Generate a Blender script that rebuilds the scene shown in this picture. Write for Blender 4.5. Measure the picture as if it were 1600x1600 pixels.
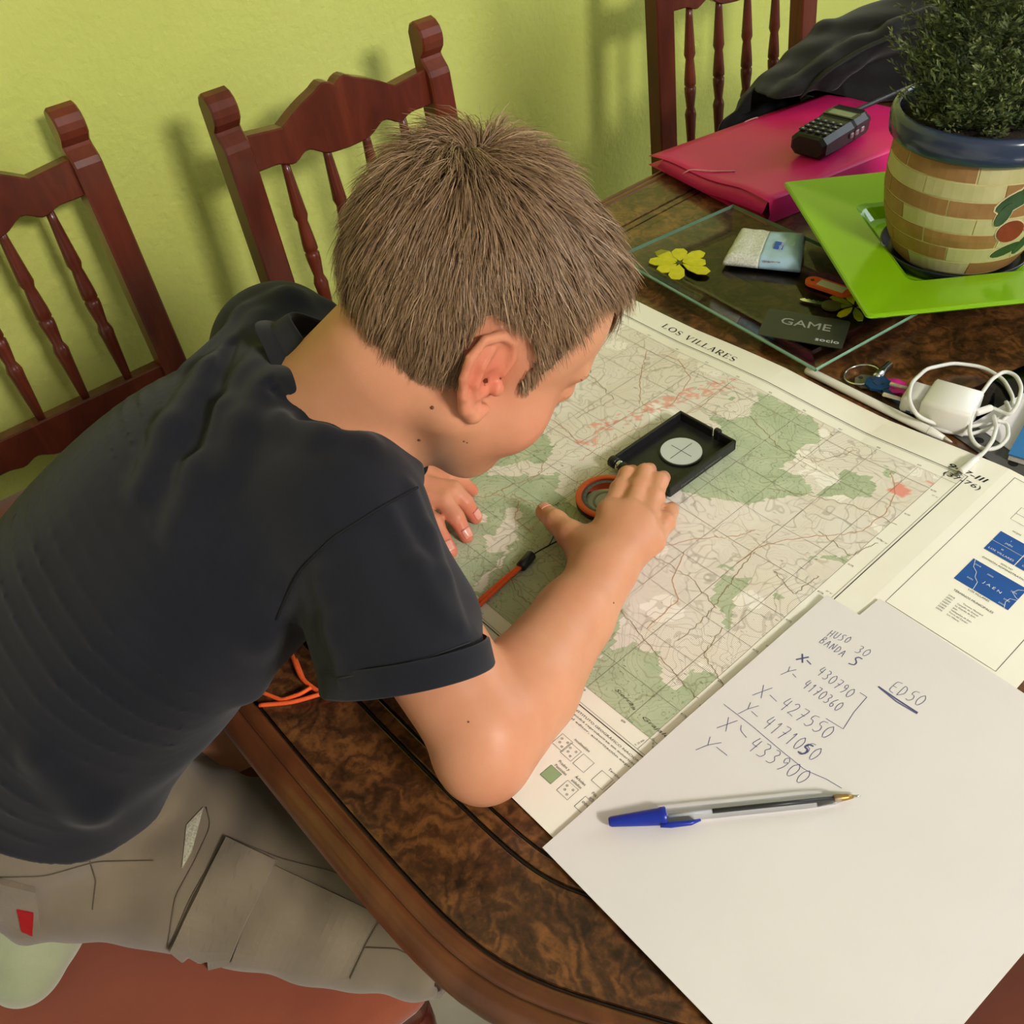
import bpy, bmesh, math, random
import numpy as np
from mathutils import Vector, Matrix

# ------------------------------------------------------------------ scene, camera, light
S = bpy.context.scene
for o in list(bpy.data.objects): bpy.data.objects.remove(o)
TZ = 0.75                                   # height of the table top; all coordinates below are measured from it
CAM = np.array([0.23703907, -0.27383066, 0.56757916])
CR = np.array([[0.65903902, 0.74741305, -0.08391251],
               [0.47646344, -0.50122271, -0.72232844],
               [-0.58193656, 0.43606138, -0.68644032]])     # rows: right, down, forward
FPX = 1450.0
cam = bpy.data.cameras.new('camera'); cam.sensor_width = 36; cam.sensor_fit = 'HORIZONTAL'
cam.lens = 36 * FPX / 1600; cam.clip_start = 0.02
co = bpy.data.objects.new('camera', cam); S.collection.objects.link(co); S.camera = co
Mx = Matrix.Identity(4)
for i in range(3):
    Mx[i][0] = CR[0][i]; Mx[i][1] = -CR[1][i]; Mx[i][2] = -CR[2][i]; Mx[i][3] = CAM[i] + (TZ if i == 2 else 0)
co.matrix_world = Mx

def area(name, loc, target, sx, sy, power, col):
    L = bpy.data.lights.new(name, 'AREA'); L.shape = 'RECTANGLE'; L.size = sx; L.size_y = sy
    L.energy = power; L.color = col
    o = bpy.data.objects.new(name, L); S.collection.objects.link(o)
    o.location = (loc[0], loc[1], loc[2] + TZ)
    d = Vector((target[0]-loc[0], target[1]-loc[1], target[2]-loc[2]))
    o.rotation_euler = d.to_track_quat('-Z', 'Y').to_euler()
    return o
area('east_window_light', (2.38, 0.04, 1.62), (-0.9, 0.1, 0.1), 0.55, 0.5, 78, (1.0, 0.94, 0.89))
area('window_light', (0.55, 2.86, 0.95), (-0.35, 0.2, 0.0), 1.5, 1.3, 32, (0.82, 0.92, 1.0))
W = bpy.data.worlds.new('world'); S.world = W; W.use_nodes = True
W.node_tree.nodes['Background'].inputs[0].default_value = (0.75, 0.85, 1.0, 1)
W.node_tree.nodes['Background'].inputs[1].default_value = 0.3
S.view_settings.view_transform = 'Standard'; S.view_settings.look = 'None'
S.view_settings.gamma = 1; S.view_settings.use_curve_mapping = False
S.view_settings.exposure = 0.12

# ------------------------------------------------------------------ helpers
rnd = random.Random(7)
def px(x, y, z=0.0):
    """point of the horizontal plane at height z (above the table top) that stands at photo position x, y"""
    d = np.array([(x-800)/FPX, (y-800)/FPX, 1.0]) @ CR
    return CAM + d*((z-CAM[2])/d[2])
def pxX(x, y, X):
    d = np.array([(x-800)/FPX, (y-800)/FPX, 1.0]) @ CR
    return CAM + d*((X-CAM[0])/d[0])
def unit(v): v = np.asarray(v, float); return v/(np.linalg.norm(v)+1e-12)

class MB:
    def __init__(s): s.v = []; s.f = []; s.n = 0
    def add(s, v, f):
        v = np.asarray(v, float).reshape(-1, 3)
        s.v.append(v); s.f.extend([tuple(int(i)+s.n for i in q) for q in f]); s.n += len(v); return s
    def box(s, c, d, rot=0.0, bev=0.0):
        hx, hy, hz = d[0]/2, d[1]/2, d[2]/2; b = min(bev, hx*.9, hy*.9, hz*.9)
        if b <= 0:
            v = [(x, y, z) for z in (-hz, hz) for x, y in ((-hx, -hy), (hx, -hy), (hx, hy), (-hx, hy))]
            f = [(3,2,1,0),(4,5,6,7),(0,1,5,4),(1,2,6,5),(2,3,7,6),(3,0,4,7)]
        else:
            def ring(k, z): 
                return [(sx*(hx-k), sy*(hy-k), z) for sx, sy in ((-1,-1),(1,-1),(1,1),(-1,1))]
            def oct_(k, z):
                e = []
                for sx, sy in ((-1,-1),(1,-1),(1,1),(-1,1)):
                    a = (sx*(hx-k), sy*(hy-k-b), z); c2 = (sx*(hx-k-b), sy*(hy-k), z)
                    e += [a, c2] if (sx*sy > 0) == False else [c2, a]
                return e
            # octagon order around
            def oc(k, z):
                X, Y = hx-k, hy-k
                return [(-X+b,-Y,z),(X-b,-Y,z),(X,-Y+b,z),(X,Y-b,z),(X-b,Y,z),(-X+b,Y,z),(-X,Y-b,z),(-X,-Y+b,z)]
            v = oc(b*.7,-hz)+oc(0,-hz+b)+oc(0,hz-b)+oc(b*.7,hz); f = [tuple(range(7,-1,-1)), tuple(range(24,32))]
            for r in range(3):
                for i in range(8): j = (i+1) % 8; f.append((r*8+i, r*8+j, r*8+8+j, r*8+8+i))
        v = np.array(v); ca, sa = math.cos(rot), math.sin(rot)
        v = np.c_[v[:,0]*ca-v[:,1]*sa, v[:,0]*sa+v[:,1]*ca, v[:,2]] + np.array(c)
        return s.add(v, f)
    def prism(s, poly, z0, z1, rim=0.0):
        n = len(poly); p = np.asarray(poly, float)
        v = np.r_[np.c_[p, np.full(n, z0)], np.c_[p, np.full(n, z1)]]
        f = [tuple(range(n-1, -1, -1)), tuple(range(n, 2*n))]+[(i, (i+1) % n, n+(i+1) % n, n+i) for i in range(n)]
        return s.add(v, f)
    def rings(s, R, cap=True, close=True):
        n = len(R[0]); v = np.concatenate([np.asarray(r, float) for r in R]); f = []
        for k in range(len(R)-1):
            for i in range(n if close else n-1):
                j = (i+1) % n; f.append((k*n+i, k*n+j, (k+1)*n+j, (k+1)*n+i))
        if cap:
            f.append(tuple(range(n-1, -1, -1))); f.append(tuple((len(R)-1)*n+i for i in range(n)))
        return s.add(v, f)
    def lathe(s, prof, o=(0,0,0), seg=20, M=None, cap=True):
        R = []
        for r, z in prof:
            a = np.arange(seg)*2*math.pi/seg; q = np.c_[r*np.cos(a), r*np.sin(a), np.full(seg, z)]
            if M is not None: q = q @ np.asarray(M).T
            R.append(q+np.array(o))
        return s.rings(R, cap)
    def tube(s, pts, rad, seg=8, cap=True, flat=1.0, up=None):
        P = np.asarray(pts, float); n = len(P); R = []
        rad = np.full(n, rad) if np.isscalar(rad) else np.asarray(rad, float)
        T = np.gradient(P, axis=0); T /= np.linalg.norm(T, axis=1)[:, None]+1e-12
        u = np.array([0,0,1.]) if up is None else np.asarray(up, float)
        if abs(u@T[0]) > .95: u = np.array([1.,0,0])
        for i in range(n):
            u = u-T[i]*(u@T[i]); u /= np.linalg.norm(u)+1e-12; w = np.cross(T[i], u)
            a = np.arange(seg)*2*math.pi/seg
            R.append(P[i]+rad[i]*(np.cos(a)[:,None]*w+flat*np.sin(a)[:,None]*u))
        return s.rings(R, cap)
    def ribbon(s, pts, w, zoff=0.0):
        P = np.asarray(pts, float); T = np.gradient(P, axis=0); T /= np.linalg.norm(T, axis=1)[:,None]+1e-12
        N = np.c_[-T[:,1], T[:,0], 0*T[:,0]]; N /= np.linalg.norm(N, axis=1)[:,None]+1e-12
        ww = np.full(len(P), w) if np.isscalar(w) else np.asarray(w)
        v = np.empty((2*len(P), 3)); v[0::2] = P-N*ww[:,None]/2; v[1::2] = P+N*ww[:,None]/2; v[:,2] += zoff
        return s.add(v, [(2*i, 2*i+2, 2*i+3, 2*i+1) for i in range(len(P)-1)])
    def grid(s, V):                       # V (n, m, 3)
        V = np.asarray(V, float); n, m = V.shape[:2]
        f = [(i*m+j, (i+1)*m+j, (i+1)*m+j+1, i*m+j+1) for i in range(n-1) for j in range(m-1)]
        return s.add(V.reshape(-1, 3), f)
    def build(s, name, mat, parent=None, smooth=False, loc=None, attr=None):
        v = np.concatenate(s.v) if s.v else np.zeros((0,3))
        return mesh_obj(name, v, s.f, mat, parent, smooth, loc, attr)

def origin_of(parent):
    o = np.zeros(3); p = parent
    while p is not None: o += np.array(p['_o']); p = p.parent
    return o
def mesh_obj(name, v, f, mat, parent=None, smooth=False, loc=None, attr=None):
    v = np.asarray(v, float)
    if parent is None: base = np.array(loc if loc is not None else ((v.min(0)+v.max(0))/2*[1,1,0]+[0,0,v[:,2].min()]), float)
    else: base = origin_of(parent)
    me = bpy.data.meshes.new(name)
    if isinstance(f, np.ndarray):
        me.vertices.add(len(v)); me.vertices.foreach_set('co', (v-base).astype(np.float32).ravel())
        k = f.shape[1]; me.loops.add(f.size); me.loops.foreach_set('vertex_index', f.astype(np.int32).ravel())
        me.polygons.add(len(f)); me.polygons.foreach_set('loop_start', np.arange(0, f.size, k, dtype=np.int32))
        me.update(calc_edges=True)
    else:
        me.from_pydata((v-base).tolist(), [], f)
    me.polygons.foreach_set('use_smooth', np.full(len(me.polygons), bool(smooth)))
    if attr is not None:
        for an, ad in attr.items():
            ad = np.asarray(ad, np.float32)
            if ad.ndim == 1:
                a = me.attributes.new(an, 'FLOAT', 'POINT'); a.data.foreach_set('value', ad)
            else:
                a = me.attributes.new(an, 'FLOAT_COLOR', 'POINT'); a.data.foreach_set('color', np.c_[ad, np.ones(len(ad))].astype(np.float32).ravel())
    if mat: me.materials.append(mat)
    me.update(); me.validate()
    o = bpy.data.objects.new(name, me); S.collection.objects.link(o)
    if parent is None: o.location = (base[0], base[1], base[2]+TZ); o['_o'] = base.tolist()
    else: o.parent = parent; o['_o'] = [0.0, 0.0, 0.0]
    return o
def thing(name, label, cat, loc=(0,0,0), group=None):
    o = bpy.data.objects.new(name, None); S.collection.objects.link(o); o.empty_display_size = .05
    o.location = (loc[0], loc[1], loc[2]+TZ); o['_o'] = [float(x) for x in loc]
    return tag(o, label, cat, group)
def tag(o, label, cat, group=None):
    o['label'] = label; o['category'] = cat
    if group: o['group'] = group
    return o
def struct(o, label=None):
    o['kind'] = 'structure'
    if label: o['label'] = label
    return o
def dup(root, loc, rz, label):
    r = root.copy(); S.collection.objects.link(r); r.location = (loc[0], loc[1], loc[2]+TZ); r.rotation_euler = (0,0,rz); r['label'] = label
    def rec(a, b):
        for ch in a.children:
            c = ch.copy(); S.collection.objects.link(c); c.parent = b; rec(ch, c)
    rec(root, r); return r

def mat(name, col=(.8,.8,.8), rough=.5, spec=.5, metal=0, trans=0, ior=1.45, sss=0, sssr=(1,.3,.15), coat=0, sheen=0, emit=None):
    m = bpy.data.materials.new(name); m.use_nodes = True; b = m.node_tree.nodes['Principled BSDF']
    b.inputs['Base Color'].default_value = (*col, 1); b.inputs['Roughness'].default_value = rough
    b.inputs['Specular IOR Level'].default_value = spec; b.inputs['Metallic'].default_value = metal
    b.inputs['Transmission Weight'].default_value = trans; b.inputs['IOR'].default_value = ior
    if sss:
        b.inputs['Subsurface Weight'].default_value = sss; b.inputs['Subsurface Radius'].default_value = sssr; b.inputs['Subsurface Scale'].default_value = .006
    if coat: b.inputs['Coat Weight'].default_value = coat; b.inputs['Coat Roughness'].default_value = .12
    if sheen: b.inputs['Sheen Weight'].default_value = sheen; b.inputs['Sheen Roughness'].default_value = .6
    return m
class NT:
    def __init__(s, m): s.t = m.node_tree; s.b = s.t.nodes['Principled BSDF']
    def n(s, typ, **k):
        x = s.t.nodes.new(typ)
        for a, v in k.items():
            if a in x.inputs: x.inputs[a].default_value = v
            else: setattr(x, a, v)
        return x
    def l(s, a, b): s.t.links.new(a, b)
    def coord(s, kind='Object', scale=(1,1,1), rot=(0,0,0)):
        c = s.n('ShaderNodeTexCoord'); mp = s.n('ShaderNodeMapping'); mp.inputs['Scale'].default_value = scale; mp.inputs['Rotation'].default_value = rot
        s.l(c.outputs[kind], mp.inputs[0]); return mp.outputs[0]
    def noise(s, vec, scale=5, detail=4, rough=.5, dist=0):
        x = s.n('ShaderNodeTexNoise'); x.inputs['Scale'].default_value = scale; x.inputs['Detail'].default_value = detail
        x.inputs['Roughness'].default_value = rough; x.inputs['Distortion'].default_value = dist; s.l(vec, x.inputs['Vector']); return x.outputs['Fac']
    def ramp(s, fac, stops, interp='LINEAR'):
        r = s.n('ShaderNodeValToRGB'); r.color_ramp.interpolation = interp
        while len(r.color_ramp.elements) < len(stops): r.color_ramp.elements.new(.5)
        for e, (p, c) in zip(r.color_ramp.elements, stops): e.position = p; e.color = (*c, 1) if len(c) == 3 else c
        s.l(fac, r.inputs[0]); return r.outputs[0]
    def math(s, op, a, b=None, c=None, clamp=False):
        x = s.n('ShaderNodeMath', operation=op); x.use_clamp = clamp
        for i, q in enumerate((a, b, c)):
            if q is None: continue
            if isinstance(q, (int, float)): x.inputs[i].default_value = q
            else: s.l(q, x.inputs[i])
        return x.outputs[0]
    def mix(s, fac, a, b, typ='MIX'):
        x = s.n('ShaderNodeMix', data_type='RGBA', blend_type=typ)
        for i, q in ((0, fac), (6, a), (7, b)):
            if isinstance(q, (int, float)): x.inputs[i].default_value = q
            elif isinstance(q, tuple): x.inputs[i].default_value = (*q, 1) if len(q) == 3 else q
            else: s.l(q, x.inputs[i])
        return x.outputs[2]
    def attr(s, name):
        a = s.n('ShaderNodeAttribute'); a.attribute_name = name; return a
    def bump(s, h, strength=.3, dist=.001):
        b = s.n('ShaderNodeBump'); b.inputs['Strength'].default_value = strength; b.inputs['Distance'].default_value = dist
        s.l(h, b.inputs['Height']); s.l(b.outputs[0], s.b.inputs['Normal']); return b
    def col(s, c): s.l(c, s.b.inputs['Base Color'])
    def rough(s, c): s.l(c, s.b.inputs['Roughness'])

def noisy(name, c1, c2, scale=30, rough=.5, bump=0, bscale=200, bdist=.0005, **k):
    m = mat(name, c1, rough, **k); t = NT(m); v = t.coord()
    t.col(t.ramp(t.noise(v, scale, 4), [(.3, c1), (.7, c2)]))
    if bump: t.bump(t.noise(v, bscale, 3), bump, bdist)
    return m
def srgb(r, g, b):
    f = lambda c: ((c/255)/12.92 if c/255 <= .04045 else ((c/255+.055)/1.055)**2.4)
    return (f(r), f(g), f(b))

# ------------------------------------------------------------------ room
WX0, WX1, WY0, WY1, WZ0, WZ1 = -1.15, 2.5, -2.3, 3.0, -TZ, 1.8
def wall_mat():
    m = mat('lime_plaster', srgb(208,214,112), .75, spec=.25); t = NT(m); v = t.coord()
    t.col(t.ramp(t.noise(v, 2.2, 3), [(.3, srgb(202,209,106)), (.7, srgb(214,219,122))]))
    h = t.math('ADD', t.noise(v, 95, 4, .55), t.math('MULTIPLY', t.noise(v, 28, 3), .8))
    t.bump(h, .55, .004); return m
LIME = wall_mat(); OFFW = noisy('off_white_plaster', (.78,.76,.74), (.82,.80,.78), 3, .85)
def slab(name, c, d, m, label=None):
    o = MB().box(c, d).build(name, m, loc=c); return struct(o, label)
slab('wall_left', (WX0-.05, (WY0+WY1)/2, (WZ0+WZ1)/2), (.1, WY1-WY0, WZ1-WZ0), LIME, 'lime green plastered wall behind the chairs')
slab('wall_right', (WX1+.05, (WY0+WY1)/2, (WZ0+WZ1)/2), (.1, WY1-WY0, WZ1-WZ0), OFFW)
slab('wall_front', ((WX0+WX1)/2, WY0-.05, (WZ0+WZ1)/2), (WX1-WX0, .1, WZ1-WZ0), OFFW)
slab('wall_back', ((WX0+WX1)/2, WY1+.05, (WZ0+WZ1)/2), (WX1-WX0, .1, WZ1-WZ0), OFFW)
slab('ceiling', ((WX0+WX1)/2, (WY0+WY1)/2, WZ1+.05), (WX1-WX0, WY1-WY0, .1), mat('ceiling_white', (.62,.62,.60), .9))
flm = noisy('floor_tile', srgb(176,170,150), srgb(150,146,126), 9, .35)
fl = slab('floor', ((WX0+WX1)/2, (WY0+WY1)/2, WZ0-.05), (WX1-WX0, WY1-WY0, .1), mat('grout', srgb(120,114,100), .8), 'pale beige tiled floor')
tiles = []
me0 = None
for i in range(9):
    for j in range(13):
        x, y = WX0+.2+i*.405, WY0+.2+j*.405
        if me0 is None:
            o = MB().box(fl['_o'], (.4,.4,.006), 0, .002).build('tile', flm, fl); me0 = o.data
        else:
            o = bpy.data.objects.new('tile', me0); S.collection.objects.link(o); o.parent = fl
        o.location = (x-fl['_o'][0], y-fl['_o'][1], .053)
bs = mat('skirting', srgb(150,140,118), .5)
slab('baseboard_left', (WX0+.006, (WY0+WY1)/2, WZ0+.045), (.012, WY1-WY0, .09), bs)
# ------------------------------------------------------------------ wood
def wood_mat(name, dark, mid, light, scale=1.0, rough=.32, grain=(1,1,1), burl=False):
    m = mat(name, mid, rough, spec=.5, coat=.35 if burl else .25); t = NT(m); v = t.coord('Object', grain)
    if burl:
        d = t.n('ShaderNodeTexNoise'); d.inputs['Scale'].default_value = 5*scale; d.inputs['Detail'].default_value = 5; t.l(v, d.inputs['Vector'])
        mx = t.n('ShaderNodeMix', data_type='VECTOR'); mx.inputs[0].default_value = .17; t.l(v, mx.inputs[4]); t.l(d.outputs['Color'], mx.inputs[5])
        w = t.n('ShaderNodeTexWave'); w.wave_type = 'RINGS'; w.inputs['Scale'].default_value = 11*scale; w.inputs['Distortion'].default_value = 7
        w.inputs['Detail'].default_value = 4; w.inputs['Detail Scale'].default_value = 1.6; t.l(mx.outputs[1], w.inputs['Vector'])
        big = t.noise(v, 5.5*scale, 7, .62, 1.8)
        fine = t.noise(v, 60*scale, 4, .6, 2.0)
        f = t.math('ADD', t.math('MULTIPLY', w.outputs['Fac'], .14), t.math('ADD', t.math('MULTIPLY', big, .95), t.math('MULTIPLY', fine, .34)))
        t.col(t.ramp(f, [(.50, dark), (.68, mid), (.86, light), (1.0, tuple(min(1, c*1.3) for c in light))]))
    else:
        w = t.noise(v, 9*scale, 6, .6, .8)
        f2 = t.noise(v, 2.5*scale, 3)
        f = t.math('ADD', t.math('MULTIPLY', w, .6), t.math('MULTIPLY', f2, .4))
        t.col(t.ramp(f, [(.3, dark), (.52, mid), (.75, light)]))
    return m
CHW = wood_mat('mahogany_stain', srgb(58,20,12), srgb(92,36,22), srgb(128,58,36), 3, .3, (1,1,.18))
BURL = wood_mat('walnut_burl', srgb(42,25,15), srgb(78,48,27), srgb(122,78,41), 2.3, .3, burl=True)
EDGE = wood_mat('table_moulding', srgb(66,34,18), srgb(100,56,30), srgb(124,74,40), 2, .3)
INLAY = mat('ebony_inlay', srgb(26,18,12), .4)

# ------------------------------------------------------------------ table
def super_outline(cx, cy, hx, hy, c, e, bow, n=26):
    """rectangle with softly bowed sides and cut, rounded corners"""
    pts = []
    def side(a, b, nrm, bw):
        for k in range(n):
            t = k/(n-1); p = (1-t)*np.array(a)+t*np.array(b); pts.append(p+np.array(nrm)*bw*4*t*(1-t))
    side((cx-hx+c, cy-hy), (cx+hx-c, cy-hy), (0,-1), bow*.5); side((cx+hx, cy-hy+e), (cx+hx, cy+hy-e), (1,0), bow)
    side((cx+hx-c, cy+hy), (cx-hx+c, cy+hy), (0,1), bow*.5); side((cx-hx, cy+hy-e), (cx-hx, cy-hy+e), (-1,0), bow)
    P = np.array(pts)
    # resample and soften corners
    for it in range(2):
        Q = np.roll(P, -1, 0); L = np.r_[0, np.cumsum(np.linalg.norm(Q-P, axis=1))]; PP = np.r_[P, P[:1]]
        u = np.linspace(0, L[-1], 261)[:-1]; P = np.c_[np.interp(u, L, PP[:,0]), np.interp(u, L, PP[:,1])]
        for k in range(5): P = .5*P+.25*(np.roll(P,1,0)+np.roll(P,-1,0))
    return P
def inset(P, d):
    T = np.roll(P,-1,0)-np.roll(P,1,0); T /= np.linalg.norm(T,axis=1)[:,None]
    return P+np.c_[-T[:,1], T[:,0]]*d
TABO = super_outline(-.19, .62, .425, .828, .185, .115, .012)
tb = thing('dining_table', 'dark walnut burl dining table with moulded edge, covered by the open map', 'table', (-.213,.62,-TZ))
def prof_rings(mb, O, prof):
    R = []
    for d, z in prof:
        Q = inset(O, d); R.append(np.c_[Q, np.full(len(Q), z)])
    return mb.rings(R, cap=False)
# moulding: a double bead round the edge
m1 = MB(); prof_rings(m1, TABO, [(.055,-.03),(.02,-.03),(.006,-.028),(.001,-.021),(.0,-.015),(.002,-.009),(.006,-.004),(.010,-.0018),(.0135,-.0012),(.0150,-.0022),(.0160,-.0035),(.0172,-.0018),(.0195,-.0004),(.0235,-.0002),(.0265,-.0010),(.0280,-.0028),(.0290,-.006)])
m1.build('edge_moulding', EDGE, tb, True)
m2 = MB(); prof_rings(m2, TABO, [(.0152,-.0032),(.0170,-.0032)]); m2.build('bead_groove', INLAY, tb)
# top panel with two inlay grooves
def ringpanel(name, d0, d1, z, mtl):
    mb = MB(); prof_rings(mb, TABO, [(d0,-.012),(d0+.0004,z-.0003),(d0+.0012,z),(d1-.0012,z),(d1-.0004,z-.0003),(d1,-.012)]); return mb.build(name, mtl, tb)
ringpanel('veneer_border', .0295, .0845, 0, BURL)
ringpanel('inlay_strip', .0845, .0870, -.0010, INLAY)
ringpanel('veneer_band', .0870, .0975, 0, BURL)
ringpanel('inlay_strip', .0975, .0995, -.0010, INLAY)
Q = inset(TABO, .0995)
MB().prism(Q, -.012, 0).build('veneer_panel', BURL, tb)
ringpanel('inlay_strip', .0275, .0297, -.0022, INLAY)
MB().prism(inset(TABO, .03), -.03, -.0121).build('top_board', EDGE, tb)
MB().box((-.213,.62,-.075), (.62,1.42,.09), 0, .004).build('apron', EDGE, tb)
legp = [(.030,-.75),(.034,-.735),(.030,-.70),(.022,-.67),(.026,-.6),(.036,-.45),(.040,-.36),(.030,-.30),(.038,-.29),(.038,-.275),(.028,-.265),(.038,-.25),(.040,-.2),(.040,-.1)]
for sx in (-1,1):
    for sy in (-1,1):
        MB().lathe(legp, (-.19+sx*.19, .62+sy*.66, 0), 16).build('leg', EDGE, tb, True)

# ------------------------------------------------------------------ chairs (built at the origin facing +y, floor at z = 0 locally)
CUSH = noisy('terracotta_cushion', srgb(152,74,42), srgb(138,64,36), 12, .85, .3, 900, .0004, sheen=.3)
def make_chair(label):
    t = thing('dining_chair', label, 'chair', (0,0,-TZ), 'turned spindle dining chairs')
    B = -TZ                                            # floor level
    tilt = 0.10
    def back(y, z):                                    # leaned back plane: local depth y at height z above the floor
        return -.205-max(0, z-.46)*tilt+y
    hw = .1675
    # posts with scrolled tops
    for sx in (-1,1):
        prof = [(-.017,.0),(-.017,.93)] 
        zz = [0,.2,.46,.6,.75,.845]; 
        fr = [(back(.018,z), z) for z in zz]
        fr += [(back(.018,.858),.858),(back(.0155,.866),.866),(back(.006,.878),.878),(back(.004,.882),.882),(back(.008,.886),.886),(back(.014,.893),.893),(back(.0165,.902),.902),(back(.0165,.911),.911),(back(.013,.920),.920),(back(.006,.927),.927),(back(-.003,.930),.930),(back(-.012,.926),.926),(back(-.018,.915),.915)]
        bk_ = [(back(-.018,z), z) for z in (.9,.75,.6,.46,.2,0)]
        poly = fr+bk_; n = len(poly); x0, x1 = sx*hw-.019, sx*hw+.019; b = .0025
        R = []
        cy = np.mean([p[0] for p in poly])
        pp = np.array(poly); 
        for x, k in ((x0, b), (x0+b, 0), (x1-b, 0), (x1, b)):
            T = np.roll(pp,-1,0)-np.roll(pp,1,0); T /= np.linalg.norm(T,axis=1)[:,None]; N = np.c_[-T[:,1],T[:,0]]
            q = pp+N*k; R.append(np.c_[np.full(n,x), q[:,0], q[:,1]+B])
        MB().rings([r[::-1] for r in R]).build('back_post', CHW, t)
    # crest rail
    def rail(name, top, bot, thick, n=49):
        mb = MB(); xs = np.linspace(-hw+.017, hw-.017, n); R = []
        for x in xs:
            zt, zb = top(x), bot(x); yb = -.004
            R.append([(x, back(yb-thick/2,zb), zb+B), (x, back(yb+thick/2-.002,zb), zb+B), (x, back(yb+thick/2,zb+.002), zb+.002+B), (x, back(yb+thick/2,zt-.002), zt-.002+B), (x, back(yb+thick/2-.002,zt), zt+B), (x, back(yb-thick/2,zt), zt+B)])
        mb.rings(R); return mb.build(name, CHW, t)
    W2 = hw-.017
    def ctop(x):
        u = abs(x)/W2
        z = .876-.012*math.sin(u*math.pi*.9)*0+.0
        arch = .034*(1-min(1,(u/.62))**1.7) if u < .62 else 0
        s = .010*math.exp(-((u-.30)/.07)**2)*0
        notch = .006*math.exp(-(u/.035)**2)
        shoulder = .004*math.exp(-((u-.13)/.06)**2)
        return .862+arch+shoulder-notch+ (.006*(u-.62)/.38 if u > .62 else 0)
    def cbot(x):
        u = abs(x)/W2
        return .820-.008*math.exp(-(u/.28)**4)+ .007*math.cos(u*15)*math.exp(-((u-.5)/.22)**2)-.006*(1-u)
    rail('crest_rail', ctop, cbot, .021)
    def ltop(x): return .560
    def lbot(x):
        u = abs(x)/W2
        return .512-.010*math.exp(-(u/.35)**4)+.005*math.cos(u*16)*math.exp(-((u-.5)/.18)**2)
    rail('lower_rail', ltop, lbot, .020)
    sp = [(.0055,0),(.0065,.02),(.0095,.07),(.0105,.083),(.0075,.092),(.0085,.100),(.0105,.125),(.0108,.136),(.0085,.139),(.0108,.142),(.0105,.152),(.0075,.178),(.0095,.184),(.0110,.190),(.0100,.200),(.0065,.262),(.0055,.275)]
    for k in range(4):
        x = -hw+.2*2*hw*(k+1); z0, z1 = .556, .822; L = z1-z0
        a = np.array([x, back(-.004,z0), z0+B]); d = unit(np.array([0, back(0,z1)-back(0,z0), L])); ux = np.array([1.,0,0]); uy = np.cross(d, ux)
        M = np.stack([ux, uy, d], 1)
        MB().lathe([(r, (.275-h)/.275*L) for r, h in reversed(sp)], a, 12, M).build('spindle', CHW, t, True)
    # seat frame, cushion
    def trap(yf, yb, wf, wb, r=.03, n=6):
        P = []
        for cx, cy, a0 in ((wf-r, yf-r, 0), (-wf+r, yf-r, 90), (-wb+r*.5, yb+r*.5, 180), (wb-r*.5, yb+r*.5, 270)):
            rr = r if cy > 0 else r*.5
            for k in range(n+1):
                a = math.radians(a0+90*k/n); P.append((cx+rr*math.cos(a), cy+rr*math.sin(a)))
        return np.array(P)
    P = trap(.215,-.215,.215,.175)
    MB().prism(inset(P,.012), .395+B, .445+B).build('seat_frame', CHW, t)
    mb = MB(); R = []
    for d, z in ((.06,.446),(.012,.449),(.0,.458),(.015,.470),(.06,.478),(.25,.484),(.6,.487),(.9,.487)):
        q = P*(1-d); R.append(np.c_[q, np.full(len(q), z+B)])
    mb.rings(R); mb.build('seat_cushion', CUSH, t, True)
    fl_ = [(.013,0),(.019,.02),(.016,.05),(.012,.07),(.017,.16),(.022,.26),(.024,.30),(.017,.315),(.023,.322),(.023,.330),(.016,.337),(.024,.348),(.024,.396)]
    for sx in (-1,1): MB().lathe([(r, z+B) for r, z in fl_], (sx*.185,.18,0), 14).build('leg', CHW, t, True)
    for sx in (-1,1): MB().box((sx*.178,-.01,.2+B), (.02,.36,.03), 0, .004).build('stretcher', CHW, t)
    MB().box((0,.18,.24+B), (.34,.018,.03), 0, .004).build('stretcher', CHW, t)
    return t
ch = make_chair('mahogany spindle chair standing close to the lime wall, leftmost')
def put(o, x, y, rz): o.location = (x, y, 0); o.rotation_euler = (0,0,rz)
# the back of a chair facing +x (rz = -90 deg): its post tops stand about .25 behind its origin
put(ch, -1.075+.25, .07-.1675, -math.pi/2)
dup(ch, (-.945+.25, .39, -TZ), -math.pi/2, 'mahogany chair with arched crest rail behind the boy\'s head')
dup(ch, (-.664, 1.162, -TZ), -math.radians(100), 'mahogany spindle chair behind the pink folder, beside the black bag')
dup(ch, (-.295, -.385, -TZ), 0, 'mahogany chair with terracotta cushion the boy kneels on')
dup(ch, (.435, .21, -TZ), math.pi/2, 'chair whose reddish cushion shows past the white paper\'s right edge')
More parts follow.
